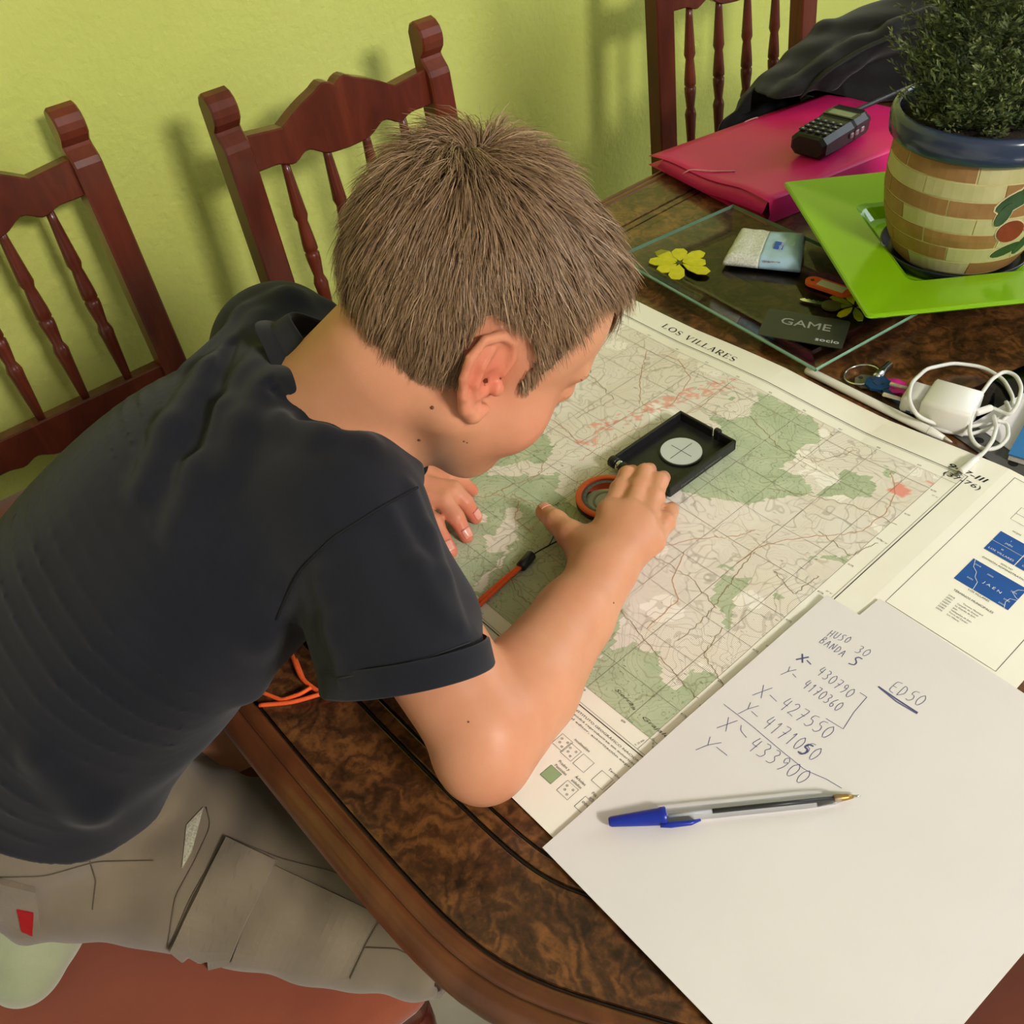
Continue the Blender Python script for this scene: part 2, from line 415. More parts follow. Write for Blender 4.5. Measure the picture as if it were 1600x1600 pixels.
# ------------------------------------------------------------------ implicit surfaces for soft bodies
def smin(a, b, k):
    if k <= 0: return np.minimum(a, b)
    h = np.clip(.5+.5*(b-a)/k, 0, 1); return b+(a-b)*h-k*h*(1-h)
class SDF:
    """list of soft primitives; each is evaluated only near itself"""
    def __init__(s): s.ops = []
    def cone(s, a, b, ra, rb, k=.008, sub=False, flat=None):
        a, b = np.array(a, float), np.array(b, float)
        def d(P):
            ba = b-a; t = np.clip(((P-a)@ba)/(ba@ba+1e-12), 0, 1); q = P-a-t[:,None]*ba
            if flat is not None:
                n, f = flat; q = q+np.outer(q@n, n)*(f-1)
            return np.linalg.norm(q, axis=1)-(ra+(rb-ra)*t)
        m = max(ra, rb); s.ops.append((d, np.minimum(a,b)-m, np.maximum(a,b)+m, k, sub)); return s
    def chain(s, pts, rad, k=.008, k0=None):
        for i in range(len(pts)-1): s.cone(pts[i], pts[i+1], rad[i], rad[i+1], k if i or k0 is None else k0)
        return s
    def ell(s, c, r, M=None, k=.01, sub=False):
        c, r = np.array(c, float), np.array(r, float); M = np.eye(3) if M is None else np.asarray(M)   # rows: local axes
        def d(P):
            q = (P-c)@M.T; l = np.linalg.norm(q/r, axis=1)
            g = np.linalg.norm(q/(r*r), axis=1)+1e-9
            return l*(l-1)/g
        m = r.max(); s.ops.append((d, c-m, c+m, k, sub)); return s
    def loft(s, C, U, V, ru, rv, k=.02):
        """elliptic tube through centres C with section axes U, V and half sizes ru, rv"""
        C, U, V = np.array(C, float), np.array(U, float), np.array(V, float); ru, rv = np.array(ru), np.array(rv)
        # dense stations
        n = 40; tt = np.linspace(0, len(C)-1, n); ii = np.arange(len(C))
        def ip(A):
            A = np.asarray(A); 
            if A.ndim == 1: return np.interp(tt, ii, A)
            return np.stack([np.interp(tt, ii, A[:,j]) for j in range(3)], 1)
        def smooth(A):
            for _ in range(10):
                B = A.copy(); B[1:-1] = .5*A[1:-1]+.25*(A[2:]+A[:-2]); A = B
            return A
        Cd, Ud, Vd, a, b = smooth(ip(C)), ip(U), ip(V), smooth(ip(ru)), smooth(ip(rv))
        Td = np.gradient(Cd, axis=0); Td /= np.linalg.norm(Td, axis=1)[:,None]
        Ud -= Td*(Ud*Td).sum(1)[:,None]; Ud /= np.linalg.norm(Ud,axis=1)[:,None]; Vd = np.cross(Td, Ud)
        def d(P):
            best = np.full(len(P), 1e9); seg = np.zeros(len(P), int); tt_ = np.zeros(len(P))
            for i in range(n-1):
                ba = Cd[i+1]-Cd[i]; t = np.clip(((P-Cd[i])@ba)/(ba@ba), 0, 1); dd = ((P-Cd[i]-t[:,None]*ba)**2).sum(1); m_ = dd < best
                best[m_] = dd[m_]; seg[m_] = i; tt_[m_] = t[m_]
            t = tt_[:,None]; L_ = lambda A: A[seg]+(A[seg+1]-A[seg])*(t if A.ndim > 1 else tt_)
            q = P-L_(Cd); Ui, Vi, ai, bi = L_(Ud), L_(Vd), L_(a), L_(b)
            x = (q*Ui).sum(1); y = (q*Vi).sum(1); e2 = np.maximum((q*q).sum(1)-x*x-y*y, 0)
            l = np.sqrt((x/ai)**2+(y/bi)**2)+1e-9; g = np.sqrt((x/ai**2)**2+(y/bi**2)**2)+1e-9
            rad = l*(l-1)/g
            return np.where(rad > 0, np.sqrt(rad*rad+e2), rad+np.sqrt(e2))
        m = max(a.max(), b.max()); s.ops.append((d, Cd.min(0)-m, Cd.max(0)+m, k, False)); return s
    def __call__(s, P):
        f = np.full(len(P), .5); M = .015; pl, ph = P.min(0), P.max(0)
        for d, lo, hi, k, sub in s.ops:
            if (pl > hi+M+k).any() or (ph < lo-M-k).any(): continue
            m = ((P > lo-M-k) & (P < hi+M+k)).all(1)
            if not m.any(): continue
            dd = d(P[m])
            f[m] = -smin(-f[m], dd, k) if sub else smin(f[m], dd, k)
        return f
def polygonize(F, lo, hi, h, coarse=3):
    lo, hi = np.array(lo, float), np.array(hi, float); H = h*coarse
    n = np.ceil((hi-lo)/H).astype(int)+1
    ax = [lo[i]+H*(np.arange(n[i])+.5) for i in range(3)]
    G = np.stack(np.meshgrid(*ax, indexing='ij'), -1).reshape(-1, 3)
    f = np.concatenate([F(G[i:i+40000]) for i in range(0, len(G), 40000)])
    act = np.abs(f) < H*1.15
    ci = np.stack(np.unravel_index(np.nonzero(act)[0], n), 1)
    o = np.stack(np.meshgrid(*[np.arange(coarse)]*3, indexing='ij'), -1).reshape(-1, 3)
    cell = (ci[:,None,:]*coarse+o[None]).reshape(-1, 3)
    N = n*coarse+2
    def cid(c): return (c[...,0]*N[1]+c[...,1])*N[2]+c[...,2]
    cor = np.array([(i,j,k) for i in (0,1) for j in (0,1) for k in (0,1)])
    ids = cid(cell[:,None,:]+cor[None])            # (cells, 8)
    u, inv = np.unique(ids.ravel(), return_inverse=True); inv = inv.reshape(ids.shape)
    gx = np.stack([u//(N[1]*N[2]), (u//N[2]) % N[1], u % N[2]], 1)
    P = lo+gx*h
    fv = np.concatenate([F(P[i:i+40000]) for i in range(0, len(P), 40000)])
    c8 = fv[inv]; neg = c8 < 0; k = neg.sum(1); m = (k > 0) & (k < 8)
    cell, c8, inv = cell[m], c8[m], inv[m]; cc = cid(cell); order = np.argsort(cc); cell, c8, inv, cc = cell[order], c8[order], inv[order], cc[order]
    acc = np.zeros((len(cell), 3)); cnt = np.zeros(len(cell))
    for a in range(8):
        for b in range(a+1, 8):
            if np.abs(cor[a]-cor[b]).sum() != 1: continue
            fa, fb = c8[:,a], c8[:,b]; x = (fa < 0) != (fb < 0); t = np.where(x, fa/(fa-fb+1e-20), 0)
            acc += np.where(x[:,None], cor[a]+(cor[b]-cor[a])*t[:,None], 0); cnt += x
    V = lo+(cell+acc/cnt[:,None])*h
    faces = []
    sgn = fv < 0
    for ax_ in range(3):
        e = np.eye(3, dtype=int)[ax_]; b1 = np.eye(3, dtype=int)[(ax_+1) % 3]; b2 = np.eye(3, dtype=int)[(ax_+2) % 3]
        # edges starting at corner 0 of each active cell
        i0 = 0; i1 = int(np.nonzero((cor == e).all(1))[0][0])
        s0 = c8[:,i0] < 0; s1 = c8[:,i1] < 0; x = s0 != s1
        base = cell[x]; q = [cid(base), cid(base-b1), cid(base-b1-b2), cid(base-b2)]
        idx = []; ok = np.ones(len(base), bool)
        for z in q:
            p = np.searchsorted(cc, z); p = np.minimum(p, len(cc)-1); ok &= cc[p] == z; idx.append(p)
        Q = np.stack(idx, 1)[ok]; flip = s0[x][ok]
        Q[~flip] = Q[~flip][:, ::-1]; faces.append(Q)
    return V, np.concatenate(faces)
def biggest(V, Fc):
    lab = np.arange(len(V))
    while True:
        m = lab[Fc].min(1); new = lab.copy(); np.minimum.at(new, Fc.ravel(), np.repeat(m, 4)); new = new[new]
        if (new == lab).all(): break
        lab = new
    u, c = np.unique(lab, return_counts=True); keep = lab == u[c.argmax()]; idx = np.cumsum(keep)-1
    return V[keep], idx[Fc[keep[Fc].all(1)]]
def relax(V, Fc, it=2, lam=.5):
    E = np.concatenate([Fc[:,[0,1]], Fc[:,[1,2]], Fc[:,[2,3]], Fc[:,[3,0]]])
    for _ in range(it):
        acc = np.zeros_like(V); c = np.zeros(len(V))
        for j in range(3):
            acc[:,j] = np.bincount(E[:,0], V[E[:,1],j], len(V))+np.bincount(E[:,1], V[E[:,0],j], len(V))
        c = np.bincount(E[:,0], minlength=len(V))+np.bincount(E[:,1], minlength=len(V))
        V = V+lam*(acc/np.maximum(c,1)[:,None]-V)
    return V
def slab_sheet(G, thick=.00025):
    n, m_ = G.shape[:2]; top = G.reshape(-1,3); bot = top-[0,0,thick]; k = n*m_
    I = np.arange(k).reshape(n, m_); q = np.stack([I[:-1,:-1], I[1:,:-1], I[1:,1:], I[:-1,1:]], 2).reshape(-1,4)
    F_ = [q, q[:, ::-1]+k]
    for e in (I[0,::-1], I[-1,:], I[:,0], I[::-1,-1]):
        F_.append(np.stack([e[1:], e[:-1], e[:-1]+k, e[1:]+k], 1))
    return np.r_[top, bot], np.concatenate(F_)
def stuff(o): o['kind'] = 'stuff'; return o
# ------------------------------------------------------------------ the boy
def V3(*a): return np.array(a, float)
person = thing('person', 'boy in a navy t-shirt and khaki cargo shorts bending over the map', 'person', (-.34,-.36,-.28))
HC = V3(-.2175,.0525,.2315)
hyaw, hpit, hrol = math.radians(-24), math.radians(43), math.radians(-3)
def head_axes(a, b, c):
    ca, sa, cb, sb, cc, sc = math.cos(a), math.sin(a), math.cos(b), math.sin(b), math.cos(c), math.sin(c)
    Fw, U, R = V3(0,cb,-sb), V3(0,sb,cb), V3(1,0,0); U, R = cc*U+sc*R, cc*R-sc*U
    Z = np.array([[ca,-sa,0],[sa,ca,0],[0,0,1]]); return Z@R, Z@Fw, Z@U
HR, HF, HU = head_axes(hyaw, hpit, hrol)
HM = np.stack([HR, HF, HU])
def hl(x, y, z): return HC+(x*HR+y*HF+z*HU)/100        # head-local centimetres -> scene
SK = SDF(); cm = .01
def he(c, r, k, sub=False, M=HM): SK.ell(hl(*c), V3(*r)*cm, M, k*cm, sub)
def hcn(a, b, ra, rb, k, sub=False): SK.cone(hl(*a), hl(*b), ra*cm, rb*cm, k*cm, sub)
# torso core (under the shirt), neck
TR, TF = unit(V3(.95,-.31,0)), unit(V3(.31,.95,0))
SPN = [V3(-.408,-.362,-.165), V3(-.372,-.295,-.02), V3(-.338,-.21,.062), V3(-.318,-.125,.112), V3(-.305,-.055,.132)]
for i_ in range(4): SK.cone(SPN[i_], SPN[i_+1], (.09,.085,.082,.075)[i_], (.085,.082,.075,.06)[i_], .02)
SK.cone((-.312,-.055,.130), hl(0,-3.2,-5.5), .052, .050, .03)
SK.cone((-.30,-.02,.12), hl(0,.5,-6.5), .048, .045, .03)
# head
he((0,-.8,2.2),(7.2,9.2,8.0),.5); he((0,3.4,2.4),(6.2,5.2,6.0),2); he((0,3.6,-3.2),(5.7,4.8,6.0),2)
he((0,5.4,-8.3),(2.9,2.5,2.2),2.2)
for s_ in (-1,1):
    he((s_*3.5,4.5,-4.2),(3.0,3.2,3.3),1.5); hcn((s_*5.0,.2,-5.2),(s_*2.2,4.8,-8.7),2.0,1.9,1.8)
    he((s_*3.2,9.0,-.7),(1.6,1.3,1.2),1.2,True); he((s_*3.2,7.15,-.8),(1.35,1.25,1.2),.5)
    hcn((s_*1.4,8.2,1.3),(s_*4.6,7.0,1.1),.6,.5,1.2)
hcn((0,7.9,-.2),(0,9.6,-3.3),.6,.85,.9); hcn((-.85,8.9,-3.6),(.85,8.9,-3.6),.6,.6,.6)
he((0,8.1,-5.9),(2.1,.75,.45),.5); he((0,7.9,-6.9),(1.7,.8,.5),.5); he((0,9.0,-6.4),(2.3,.45,.13),.25,True)
# ears
def ear(s_):
    o = hl(s_*6.85,.7,-1.2)
    up = unit(HU*.97-HF*.20); bkw = unit(-HF*.93+s_*HR*.30); bkw = unit(bkw-up*(bkw@up)); nn = np.cross(up, bkw)*s_
    if nn@(s_*HR) < 0: nn = -nn
    E = lambda b, u, n=0: o+(b*1.15*bkw+u*1.02*up+n*nn)*cm*V3(1,1,1)*1.0
    Me = np.stack([bkw, up, nn])
    SK.ell(E(1.45,.25,-.18), V3(1.55,2.75,.30)*cm, Me, .003)
    out = [(.15,.35,.05),(.05,1.5,.1),(.45,2.55,.1),(1.5,3.05,.1),(2.55,2.6,.1),(3.05,1.3,.1),(2.9,-.1,.1),(2.35,-1.3,.05)]
    SK.chain([E(*p) for p in out], [x*cm for x in (.26,.30,.34,.36,.36,.34,.31,.30)], .0012)
    SK.chain([E(2.35,-1.3,.05),E(1.6,-2.3,0),E(.9,-2.75,0),(E(.2,-2.3,-.1))], [.0030,.0044,.0050,.0040], .004)
    SK.chain([E(1.75,2.0,.05),E(2.05,.9,.12),E(1.9,-.4,.12),E(1.35,-1.35,.1)], [.0026,.0030,.0030,.0032], .0025)
    SK.ell(E(.95,-.25,.35), V3(.72,1.0,.62)*cm, Me, .003, True)
    SK.ell(E(2.5,1.2,.42), V3(.22,1.4,.28)*cm, Me, .002, True)
    SK.ell(E(1.0,1.95,.32), V3(.55,.5,.35)*cm, Me, .0025, True)
    SK.ell(E(.10,-.65,.18), V3(.42,.55,.36)*cm, Me, .004)
    return E(1.3,.2)
EARR = ear(1); ear(-1)
# right arm
SHR = V3(-.205,-.085,.145); ELR = V3(-.055,-.099,.0415); WRR = V3(-.110,.0665,.0365)
SK.cone((-.285,-.055,.125), SHR, .052, .046, .03)
SK.cone(SHR, ELR+V3(-.012,.006,.008), .041, .0360, .012)
SK.cone(ELR+V3(-.004,.004,.004), ELR+V3(.004,-.006,-.004), .034, .030, .012)
fa = WRR-ELR
SK.cone(ELR, ELR+fa*.32, .0345, .0365, .005); SK.cone(ELR+fa*.32, ELR+fa*.72, .0365, .0285, .006)
SK.cone(ELR+fa*.72, WRR, .0285, .0250, .010, flat=(V3(0,0,1), 1.15))
def finger(M0, T0, r, lift=(.007,.005), k0=.009, frac=(.46,.76), side=V3(0,0,0)):
    a = M0+(T0-M0)*frac[0]+V3(0,0,lift[0])+side; b = M0+(T0-M0)*frac[1]+V3(0,0,lift[1])+side*.6
    SK.cone(M0, a, r*1.08, r*1.02, .004); SK.cone(a, b, r*1.02, r*.94, .003); SK.cone(b, T0, r*.94, r*.80, .003)
    SK.ell(a, V3(r,r,r)*1.06, None, .004)
# right hand
UPZ = V3(0,0,1)
mI, mM, mR, mP = V3(-.150,.114,.043), V3(-.136,.123,.045), V3(-.122,.126,.041), V3(-.108,.121,.033)
for m_, r0, r1 in ((mI,.0135,.0105),(mM,.014,.0108),(mR,.014,.0105),(mP,.013,.0098)):
    SK.cone(WRR+(m_-WRR)*.08, m_, r0, r1, .013)
SK.cone(WRR+V3(-.012,.002,-.004), V3(-.141,.083,.030), .019, .015, .014)
SK.cone(V3(-.136,.078,.030), V3(-.163,.083,.030), .0155, .0112, .012)
SK.cone(V3(-.163,.083,.030), V3(-.186,.0875,.027), .0112, .0096, .006); SK.cone(V3(-.186,.0875,.027), V3(-.206,.0925,.0215), .0098, .0078, .003)
finger(mI, V3(-.1855,.1795,.0235), .0080, (.003,.007)); finger(mM, V3(-.1755,.1905,.0245), .0082, (.004,.008)); finger(mR, V3(-.1605,.192,.0235), .0080, (.004,.008)); finger(mP, V3(-.1370,.1770,.0125), .0074, (.006,.006), side=V3(.003,0,0))
# left arm and hand
SHL = V3(-.425,-.005,.135); ELL = V3(-.505,.04,.035); WRL = V3(-.338,.012,.040)
SK.cone((-.33,-.04,.125), SHL, .052, .046, .03); SK.cone(SHL, ELL, .042, .034, .02); SK.cone(ELL, WRL, .034, .023, .012)
lA, lB, lC, lD = V3(-.309,.038,.038), V3(-.301,.026,.040), V3(-.297,.012,.039), V3(-.300,.000,.034)
lP = V3(-.318,.050,.033)
for m_ in (lA, lB, lC): SK.cone(WRL, m_, .016, .0105, .012)
SK.cone(WRL, lP, .014, .0095, .012)
def lfinger(M0, P0, T0, r):
    d = P0+(T0-P0)*.55+V3(0,0,.0035); SK.cone(M0, P0, r*1.1, r*1.04, .005); SK.cone(P0, d, r*1.04, r*.95, .003); SK.cone(d, T0, r*.95, r*.80, .002)
lfinger(lA, V3(-.2925,.0585,.030), V3(-.2865,.0765,.0065), .0072)
lfinger(lB, V3(-.2755,.0495,.032), V3(-.2565,.0555,.0072), .0078)
lfinger(lC, V3(-.2710,.0360,.032), V3(-.2440,.0350,.0072), .0078)
lfinger(lP, V3(-.3120,.0700,.024), V3(-.3150,.0850,.0062), .0064)
SK.cone(WRL, V3(-.298,.004,.030), .017, .012, .012); SK.cone(V3(-.298,.004,.030), V3(-.266,.0165,.020), .0115, .0098, .006); SK.cone(V3(-.266,.0165,.020), V3(-.2405,.0130,.0075), .0094, .0074, .003)
# legs (folded under him)
HPR, KNR = V3(-.345,-.33,-.175), V3(-.11,-.158,-.2)
SK.cone(HPR, KNR, .062, .050, .03); SK.cone(KNR, V3(-.34,-.36,-.225), .036, .030, .01)
SK.cone(V3(-.43,-.34,-.17), V3(-.37,-.06,-.21), .07, .05, .03); SK.cone(V3(-.37,-.06,-.21), V3(-.365,-.05,-.42), .045, .038, .01); SK.cone(V3(-.365,-.05,-.42), V3(-.36,-.08,-.66), .038, .03, .01)
SK.cone(V3(-.36,-.085,-.67), V3(-.355,.04,-.715), .032, .028, .01)
bV, bF = polygonize(SK, (-.56,-.33,-.06), (.02,.22,.36), .0020)
lV, lF = polygonize(SK, (-.56,-.52,-.75), (.02,.12,-.03), .0045)
bF = np.concatenate([bF, lF+len(bV)]); bV = np.concatenate([bV, lV])
bV = relax(bV, bF, 1, .4)
# skin tints: flushed ear, cheeks and finger ends; small moles
def near(P, c, r): return np.exp(-(((P-np.array(c))**2).sum(1))/(r*r))
flush = 1.0*near(bV, EARR, .026)+.45*near(bV, hl(4.5,6,-4), .03)
for c in (V3(-.1855,.1795,.0235), V3(-.1755,.1905,.0245), V3(-.1605,.192,.0235), V3(-.1375,.1735,.011), V3(-.206,.0925,.0215)): flush += .4*near(bV, c, .012)
for c in (V3(-.2865,.0765,.0065), V3(-.2565,.0555,.0072), V3(-.2440,.0350,.0072), V3(-.2405,.0130,.0075)): flush += .8*near(bV, c, .018)
flush += .25*near(bV, ELR, .04)+.35*near(bV, V3(-.29,.03,.035), .04)
mole = np.zeros(len(bV))
MOLES = []
def skin_mat():
    m = mat('skin', srgb(222,160,120), .42, spec=.35, sss=.22, sssr=(1,.35,.2)); t = NT(m); v = t.coord()
    base = t.ramp(t.noise(v, 22, 4), [(.3, srgb(206,144,108)), (.7, srgb(217,157,121))])
    fine = t.noise(v, 160, 3)
    base = t.mix(t.math('MULTIPLY', fine, .18), base, srgb(205,128,98))
    a = t.attr('flush'); c = t.mix(t.math('MULTIPLY', a.outputs['Fac'], .62, clamp=True), base, srgb(222,108,88))
    t.col(c); t.bump(t.noise(v, 900, 3), .12, .0006); return m
SKIN = skin_mat()
body = mesh_obj('body', bV, bF, SKIN, person, True, attr={'flush': np.clip(flush, 0, 1)})
MOLEM = noisy('mole', srgb(124,74,52), srgb(108,60,42), 300, .6)

# ------------------------------------------------------------------ t-shirt
SH = SDF()
SH.loft(SPN+[V3(-.297,-.01,.140)], [TR]*6, [TF]*6, [.144,.140,.142,.144,.12,.082], [.108,.106,.101,.091,.072,.055], k=.02)
SH.cone((-.27,-.058,.128), SHR+V3(0,0,.0), .064, .053, .035)
CUC = V3(-.106,-.098,.082)
SLD = unit(ELR-SHR)
CUL, CURR = V3(-.111,-.165,.109), V3(-.080,-.075,.089)
CUC = (CUL+CURR)/2; CUN = unit(np.cross(CURR-CUL, CR[2])); CUN = CUN if CUN@SLD > 0 else -CUN
SH.cone(SHR, CUC+unit(CUC-SHR)*.03, .052, .0520, .02)
SH.cone(SHR+(ELR-SHR)*.1, SHR+(ELR-SHR)*.50, .0465, .0460, .012)
SH.cone((-.345,-.045,.128), SHL, .064, .056, .03); SH.cone(SHL, ELL+V3(.02,-.01,.03), .054, .05, .02)

def marchN(F, X, Y, t0=.35, t1=1.25):
    """first surface points of F behind photo positions X, Y"""
    X, Y = np.asarray(X, float), np.asarray(Y, float)
    d = np.stack([(X-800)/FPX, (Y-800)/FPX, np.ones(len(X))], 1) @ CR; d /= np.linalg.norm(d, axis=1)[:,None]; t = np.full(len(X), t0); live = np.ones(len(X), bool)
    for _ in range(220):
        if not live.any(): break
        v = F(CAM+d[live]*t[live][:,None]); hit = v < .0004; idx = np.nonzero(live)[0]
        t[idx[~hit]] += np.clip(v[~hit]*.7, .0005, .012); live[idx[hit]] = False; live &= t < t1
    return CAM+d*t[:,None], t < t1
def march(F, x, y):
    p, ok = marchN(F, [x], [y]); return p[0] if ok[0] else None
def grads(F, P, e=.002):
    g = np.stack([F(P+np.eye(3)[i]*e)-F(P-np.eye(3)[i]*e) for i in range(3)], 1); return g/(np.linalg.norm(g,axis=1)[:,None]+1e-12)
def gradn(F, p, e=.002): return grads(F, np.asarray(p)[None], e)[0]
def fold(pts, r=.007, k=.014, sink=.004, sub=False):
    Q = []
    for x, y in pts:
        p = march(SH0, x, y)
        if p is not None: Q.append(p-gradn(SH0, p)*(sink if not sub else -sink))
    n = len(Q)
    for i in range(n-1):
        r0 = r*(.55+.45*math.sin(math.pi*(i+.3)/n)); SH.cone(Q[i], Q[i+1], r0, r0, k, sub)
SH0 = SDF(); SH0.ops = list(SH.ops)
fold([(470,470),(400,500),(330,575),(270,665),(225,760)], .009); fold([(520,480),(450,462),(380,490),(300,570)], .007)
fold([(400,555),(350,640),(315,730),(285,820)], .009); fold([(480,600),(410,610),(380,660),(350,740)], .008)
fold([(600,640),(520,630),(450,600),(400,580)], .010, .016, .005); fold([(570,690),(500,680),(440,660)], .008)
fold([(645,760),(668,830),(690,900),(715,970)], .006, .010); fold([(610,800),(650,880),(690,960)], .006, .010); fold([(500,900),(520,980),(540,1050)], .006, .012)
fold([(430,930),(405,1000),(395,1080)], .007, .02, .004); fold([(60,1190),(150,1265),(260,1270),(370,1190)], .007, .02, .004)
fold([(430,610),(480,650),(540,665),(600,665)], .005, .010, .002, True); fold([(365,540),(330,620),(300,700)], .005, .010, .002, True)
NKC, NKD = V3(-.279,-.008,.168), unit(hl(0,-2,-4)-V3(-.305,-.05,.125))
HEMN = unit(SPN[1]-SPN[0]); HEMC = HEMN*-.245
def shirt(P):
    f = SH(P)
    # loose cloth ripples
    u = (P-SPN[2])@TR; w = P@unit(V3(.2,.75,.6)); 
    rip = .0012*np.sin(P[:,0]*46+P[:,1]*30+3*np.sin(P[:,2]*22))*np.sin(P[:,2]*38-P[:,1]*21)
    f = f+rip
    f = np.maximum(f, -(f+.005))
    # openings
    d = (P-CUC)@CUN; near_s = np.linalg.norm(P-CUC, axis=1) < .10
    f = np.where(near_s, np.maximum(f, d), f)
    f = np.where(P[:,0] < -.42, np.where(P[:,2] < .16, np.maximum(f, -(P-(ELL+V3(.02,-.01,.03)))@unit(SHL-ELL)), f), f)
    hd = -(P-HEMC)@HEMN+.006*np.sin(P[:,0]*40)
    f = np.where(P[:,2] < .02, np.maximum(f, hd), f)
    q = P-NKC; t = q@NKD; rr = np.linalg.norm(q-np.outer(t, NKD), axis=1)
    f = np.where((t > -.03) & (rr < .09), np.maximum(f, np.minimum(.050-rr, t+.03)), f)
    return f
sV, sF = polygonize(shirt, (-.58,-.54,-.24), (-.03,.12,.27), .0024)
sV = relax(sV, sF, 2, .5)
def cloth_mat(name, c1, c2, rough=.9, sheen=.35, sc=2400, bump=.25):
    m = mat(name, c1, rough, spec=.2, sheen=sheen); t = NT(m); v = t.coord()
    t.col(t.ramp(t.noise(v, 14, 4), [(.3, c1), (.7, c2)]))
    t.bump(t.noise(v, sc, 2), bump, .0006); return m
NAVY = cloth_mat('navy_jersey', srgb(18,19,27), srgb(25,26,35), sheen=.1)
tshirt = mesh_obj('t_shirt', sV, sF, NAVY, person, True)
# collar
E1 = unit(TR-NKD*(TR@NKD)); E2 = np.cross(NKD, E1)
NK = lambda a, b, t: NKC+E1*a+E2*b+NKD*t
cr = [(-.036,-.070,.006),(-.012,-.063,.013),(.012,-.056,.018),(.036,-.045,.024),(.054,-.028,.026),(.061,-.004,.024),(.056,.030,.016),(.032,.056,.006),(0,.062,0),(-.034,.054,-.002),(-.056,.026,-.002),(-.060,-.008,-.002),(-.054,-.036,-.003),(-.050,-.056,.0)]
def ring_smooth(P, n=72, it=3):
    P = np.array(P); P = np.r_[P, P[:1]]; L = np.r_[0, np.cumsum(np.linalg.norm(np.diff(P,axis=0),axis=1))]; u = np.linspace(0, L[-1], n+1)[:-1]
    Q = np.stack([np.interp(u, L, P[:,j]) for j in range(3)], 1)
    for _ in range(it): Q = .5*Q+.25*(np.roll(Q,1,0)+np.roll(Q,-1,0))
    return Q
C0 = ring_smooth([NK(*c) for c in cr]); rad_ = C0-NKC; rad_ -= np.outer(rad_@NKD, NKD); rad_ /= np.linalg.norm(rad_, axis=1)[:,None]
prof_c = [(-.0022,-.016),(-.0020,-.001),(-.0008,.0008),(.0010,.0006),(.0022,-.003),(.0036,-.010),(.0048,-.0165),(.0044,-.0180),(.0062,-.0190),(.0140,-.0260)]
mb = MB(); mb.rings([C0+rad_*a+NKD*b for a, b in prof_c], cap=False)
RIB = mat('ribbed_collar', srgb(20,20,26), .92, spec=.15); t_ = NT(RIB); w_ = t_.n('ShaderNodeTexWave'); w_.inputs['Scale'].default_value = 160; t_.l(t_.coord(), w_.inputs['Vector']); t_.bump(w_.outputs['Fac'], .4, .0006)
collar = mb.build('collar', NAVY, tshirt, True)
SEAM = mat('seam_thread', srgb(14,14,18), .9); STI = mat('stitch_thread', srgb(44,42,44), .9)
def surf_path(F, pts, off=.0003, n=40):
    P = np.array(pts, float); L = np.r_[0, np.cumsum(np.linalg.norm(np.diff(P,axis=0),axis=1))]; u = np.linspace(0, L[-1], n)
    Q, ok = marchN(F, np.interp(u, L, P[:,0]), np.interp(u, L, P[:,1])); Q = Q[ok]; Q = Q+grads(F, Q)*off
    for _ in range(2): Q[1:-1] = .5*Q[1:-1]+.25*(Q[2:]+Q[:-2])
    return Q
MB().tube(surf_path(shirt, [(652,762),(600,790),(520,840),(470,890),(448,930),(432,968)]), .0009, 6).build('shoulder_seam', SEAM, tshirt, True)
hu = unit(CURR-CUL); hw_ = np.cross(CUN, hu); hem_r = []
for k in range(64):
    a_ = 2*math.pi*k/64; d_ = hu*math.cos(a_)+hw_*math.sin(a_); rr_ = np.linspace(.030,.075,180); vals = SH0(CUC-CUN*.004+np.outer(rr_, d_)); hit_ = np.nonzero(vals > 0)[0]; hem_r.append((rr_[hit_[0]] if len(hit_) else .052, d_))
rs_ = np.array([h[0] for h in hem_r])
for _ in range(4): rs_ = .5*rs_+.25*(np.roll(rs_,1)+np.roll(rs_,-1))
hd_ = np.array([h[1] for h in hem_r]); mb = MB()
mb.rings([CUC+CUN*t0+hd_*(rs_+o0)[:,None] for t0, o0 in ((-.016,-.0004),(-.0145,.0014),(.0004,.0022),(.0016,.0016),(.0018,-.0005),(.0004,-.0030),(-.010,-.0040))], cap=False)
mb.build('sleeve_hem', NAVY, tshirt, True)
MB().tube(surf_path(shirt, [(528,1060),(600,1048),(670,1028),(734,1004)], .0003), .0006, 6).build('sleeve_stitching', STI, tshirt, True)
# ------------------------------------------------------------------ shorts
SO = SDF()
SO.loft([V3(-.416,-.366,-.172), V3(-.406,-.358,-.135), V3(-.374,-.30,-.035)], [TR]*3, [TF]*3, [.112,.126,.134], [.082,.098,.098], k=.03)
SO.cone(V3(-.345,-.33,-.180), V3(-.100,-.153,-.195), .082, .071, .04); SO.cone(V3(-.46,-.32,-.185), V3(-.40,-.08,-.21), .08, .072, .04)
SEATZ = -TZ+.487
def shorts(P):
    f = SO(P)+.0022*np.sin(P[:,0]*60+P[:,1]*25)*np.sin(P[:,1]*50-P[:,2]*35)+.0028*np.sin(P[:,0]*88-P[:,2]*70+2*np.sin(P[:,1]*30))*np.sin(P[:,1]*40+P[:,0]*20)
    f = np.maximum(f, -(f+.0055))
    e1 = (P-V3(-.062,-.170,-.215))@unit(KNR-HPR); f = np.where(P[:,0] > -.2, np.maximum(f, e1), f)
    f = np.where((P[:,1] > -.12) & (P[:,0] < -.28), np.maximum(f, P[:,1]+.075), f)
    f = np.maximum(f, SEATZ+.002-P[:,2])
    return f
kV, kF = polygonize(shorts, (-.58,-.56,-.30), (.02,-.02,.02), .0027)
kV = relax(kV, kF, 2, .5)
